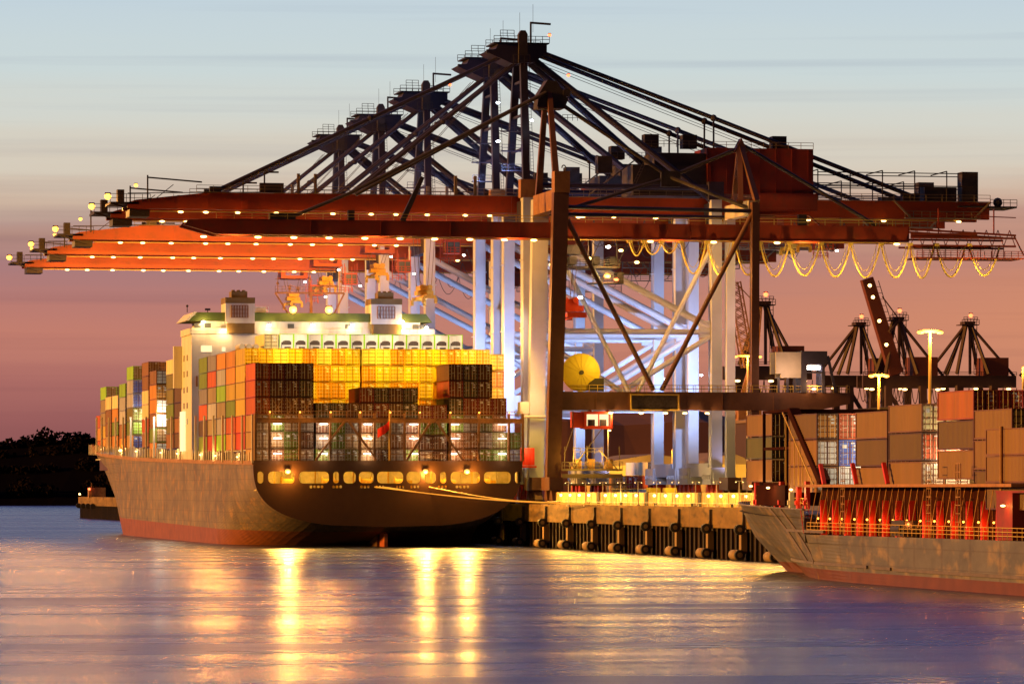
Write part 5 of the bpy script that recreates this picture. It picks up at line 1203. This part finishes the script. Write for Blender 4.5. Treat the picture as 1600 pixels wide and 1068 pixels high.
# far pier end beyond the bow of the big ship
b = MB(); x = 142
for k, (px0, px1, z1) in enumerate(((147, 172, 10.2),)):
    b.box(X(140, 1500), X(165, 1500), 1500, 1506, 7, 10.4)
b.beam((X(143, 1500), 1500, 7), (X(143, 1500), 1500, 12), .3, .3)
tag(b.build('pier_hut', M['lash']), 'low hut on the far end of the quay left of the big bow', 'hut')
f = empty('pier_light', (X(139, 1500), 1499, 7), 'small red and white light mast on the far quay end', 'light mast'); b = MB(); b.tube((X(139, 1500), 1499, 7), (X(139, 1500), 1499, 9.5), .15, 6); b.build('mast', M['lash'], f)
glow(f, (X(139, 1500), 1499, 9.9), .45, M['Ered'], 'lamp', (1,1,1)); glow(f, (X(124, 1500), 1499, 8.2), .35, M['Ewarm'], 'lamp', (1,1,1))
for k in range(4):
    y = 1530-k*16; b = MB(); b.tube((QX-.95, y-.35, 4.2), (QX-.95, y+.5, 4.2), .9, 12); tag(b.build('quay_fender', M['fend']), 'round black fender on the far quay end beyond the bow', 'fender', 'fenders on the far quay end')

# ================================================================== DISTANT CRANES ON THE RIGHT
def far_crane(px, Y, ptop, pg, label, left, right, mast=True, lean=None, half=5.2):
    x = X(px, Y); zt = Z(ptop, x, Y); zg = Z(pg, x, Y)
    f = empty('distant_crane', (x, Y, 7), label, 'crane', 'distant cranes on the right')
    s = Y*1.03/7000
    b = MB(); hb = half*s*5
    for sg in (-1, 1):
        for dy in (-6, 6): b.beam((x+sg*hb, Y+dy, zg), (x+sg*.8, Y+dy*.15, zt), .95, .95)
    b.box(x-1.8, x+1.8, Y-3, Y+3, zt, zt+.9); b.build('a_frame', M['far'], f)
    b = MB(); b.box(x-3, x+3, Y-3.5, Y+3.5, zt-.4, zt-.1); b.rail((x-3, Y-3.5, zt-.2), (x+3, Y-3.5, zt-.2), 1.6, 1, .15); b.rail((x-2.4, Y-3.5, zt+1), (x+2.4, Y-3.5, zt+1), 1.3, 1, .15)
    b.beam((x+.8, Y, zg), (x+.8, Y, zt), .8, .8); b.ladder((x+2.4, Y-1, zg), (x+2.4, Y-1, zt), 1.0, .2, 1.6); b.build('top_platform', M['far'], f)
    b = MB()
    for dx in left: b.tube((x-.6, Y, zt), (x-dx*s, Y, zg), .55, 6)
    for dx in right: b.tube((x+.6, Y, zt), (x+dx*s, Y, zg-1), .5, 6)
    b.build('stay', M['far'], f)
    b = MB(); gx0, gx1 = x-60*s, x+74*s
    b.box(gx0, gx1, Y-4, Y-2.8, zg-4.5, zg-.5); b.box(gx0, gx1, Y+2.8, Y+4, zg-4.5, zg-.5); b.build('girder', M['far'], f)
    b = MB(); b.box(x+20*s, x+60*s, Y-5, Y+5, zg-.5, zg+5.5); b.build('machine_house', M['farred'], f)
    for sg in (-26, 30):
        for dy in (-9, 9): b = MB(); b.beam((x+sg*s, Y+dy, 7), (x+sg*s, Y+dy, zg-4), 2.2, 2.2); b.build('leg', M['far'], f)
    b = MB(); b.box(x-26*s, x+30*s, Y-9.7, Y-8.3, 20, 23); b.rail((gx0, Y-4.4, zg-.5), (gx1, Y-4.4, zg-.5), 1.2, 4, .16)
    b.beam((x-26*s, Y-9, zg-6), (x+30*s, Y-9, 24), 1.2, 1.2); b.build('portal_beam', M['far'], f)
    b = MB(); 
    for k in range(12):
        x0 = gx0+k*(gx1-gx0)/12; w = (gx1-gx0)/12; b.path([(x0+w*t/6, Y-4.5, zg-4.6-5*max(0, math.sin(math.pi*t/6))**.7) for t in range(7)], .14, 4)
    b.build('festoon', M['far'], f)
    glow(f, (x, Y-3.5, zt+2.8), .75, M['Ered'], 'warning_lamp', (1,1,1))
    for k in range(5): glow(f, (lerp(gx0, gx1, .1+.2*k), Y-4.6, zg-5), .6, M['Ewarm'], 'lamp', (1.4,1,.6))
    return f, x, zt, zg, s
far_crane(1342, 1500, 508, 585, 'distant dark crane left of the raised boom, low A-frame', [46, 66], [40])
f, x, zt, zg, s = far_crane(1401, 1400, 500, 585, 'distant dark crane with its boom raised steeply, lamps along the boom', [], [34, 78])
b = MB(); b.beam((X(1396, 1400), 1397, zg), (X(1350, 1400), 1397, Z(437, x, 1400)), 4.6, 3, 0, 3.8, 3); b.build('raised_boom', M['farred'], f)
b = MB(); b.beam((X(1383, 1400), 1395, Z(520, x, 1400)), (x, 1397, zt), .9, .9); b.beam((X(1372, 1400), 1395, Z(465, x, 1400)), (x, 1397, zt), .3, .3); b.ladder((X(1409, 1400), 1396, zg), (X(1364, 1400), 1396, Z(440, x, 1400)), 1.4, .2, 2); b.build('boom_stay', M['far'], f)
for px, py in ((1359, 447), (1364, 465), (1374, 502), (1385, 539)): glow(f, (X(px, 1390), 1390, Z(py, x, 1390)), .6, M['Ewarm'], 'lamp', (1,1,1))
far_crane(1512, 1450, 507, 585, 'distant dark crane farthest right, stays reaching to the right edge', [38, 66], [78])
far_crane(1192, 1300, 476, 570, 'distant dark crane behind the dark landside leg, tallest of the far ones', [30, 20], [58], half=6)
far_crane(1660, 1500, 520, 588, 'distant crane mostly cut off by the right edge', [70], [40])
# lattice boom crane
x = X(1165, 1250); f = empty('lattice_boom_crane', (x, 1250, 7), 'mobile crane with a tall lattice boom left of the dark landside leg', 'crane')
b = MB(); p0 = Vector((X(1172, 1250), 1250, Z(575, x, 1250))); p1 = Vector((X(1148, 1250), 1250, Z(440, x, 1250)))
for a, c in ((0, 0), (3.4, 0), (0, 3.4), (3.4, 3.4)): b.beam(p0+Vector((a-1.7, c, 0)), p1+Vector((a-1.7, c, 0)), .35, .35)
n = 11
for k in range(n):
    for c in (0, 3.4):
        u, v = p0.lerp(p1, k/n), p0.lerp(p1, (k+1)/n); b.beam(u+Vector((-1.7, c, 0)), v+Vector((1.7, c, 0)), .22, .22); b.beam(u+Vector((1.7, c, 0)), v+Vector((-1.7, c, 0)), .22, .22)
b.build('lattice_boom', M['tan'], f)
b = MB(); b.beam(p0+Vector((2, 0, 0)), (X(1190, 1250), 1250, Z(480, x, 1250)), .4, .4); b.tube(p1, (X(1190, 1250), 1250, Z(485, x, 1250)), .15, 4); b.beam((X(1150,1250), 1250, 30), p0, 1.2, 1.2); b.beam((X(1182,1250), 1250, 30), p0, 1.2, 1.2)
b.box(X(1150,1250), X(1186,1250), 1247, 1253, 22, 34); b.box(X(1155,1250), X(1180,1250), 1247, 1253, 7, 22); b.build('crane_body', M['tan'], f)
lamp_point(f, (x, 1240, 46), 7000, SOD, .5)
for x in (400, 440, 480, 360, 320): lamp_point(None, (x, 1370, 30), 7000, (1, .42, .1), .6, name='terminal_lamp')
for x in (250, 300): lamp_point(None, (x, 1150, 26), 9000, (1, .42, .1), .6, name='terminal_lamp')
# far transit sheds on the right, below the distant cranes
shed(1190, 1330, 1200, 655, 30, 'broad dim warehouse under the distant cranes', 'far')
shed(1330, 1610, 1250, 640, 30, 'long dim warehouse behind the smaller ship containers', 'far')
print('containers', ncont, 'objects', len(bpy.data.objects))
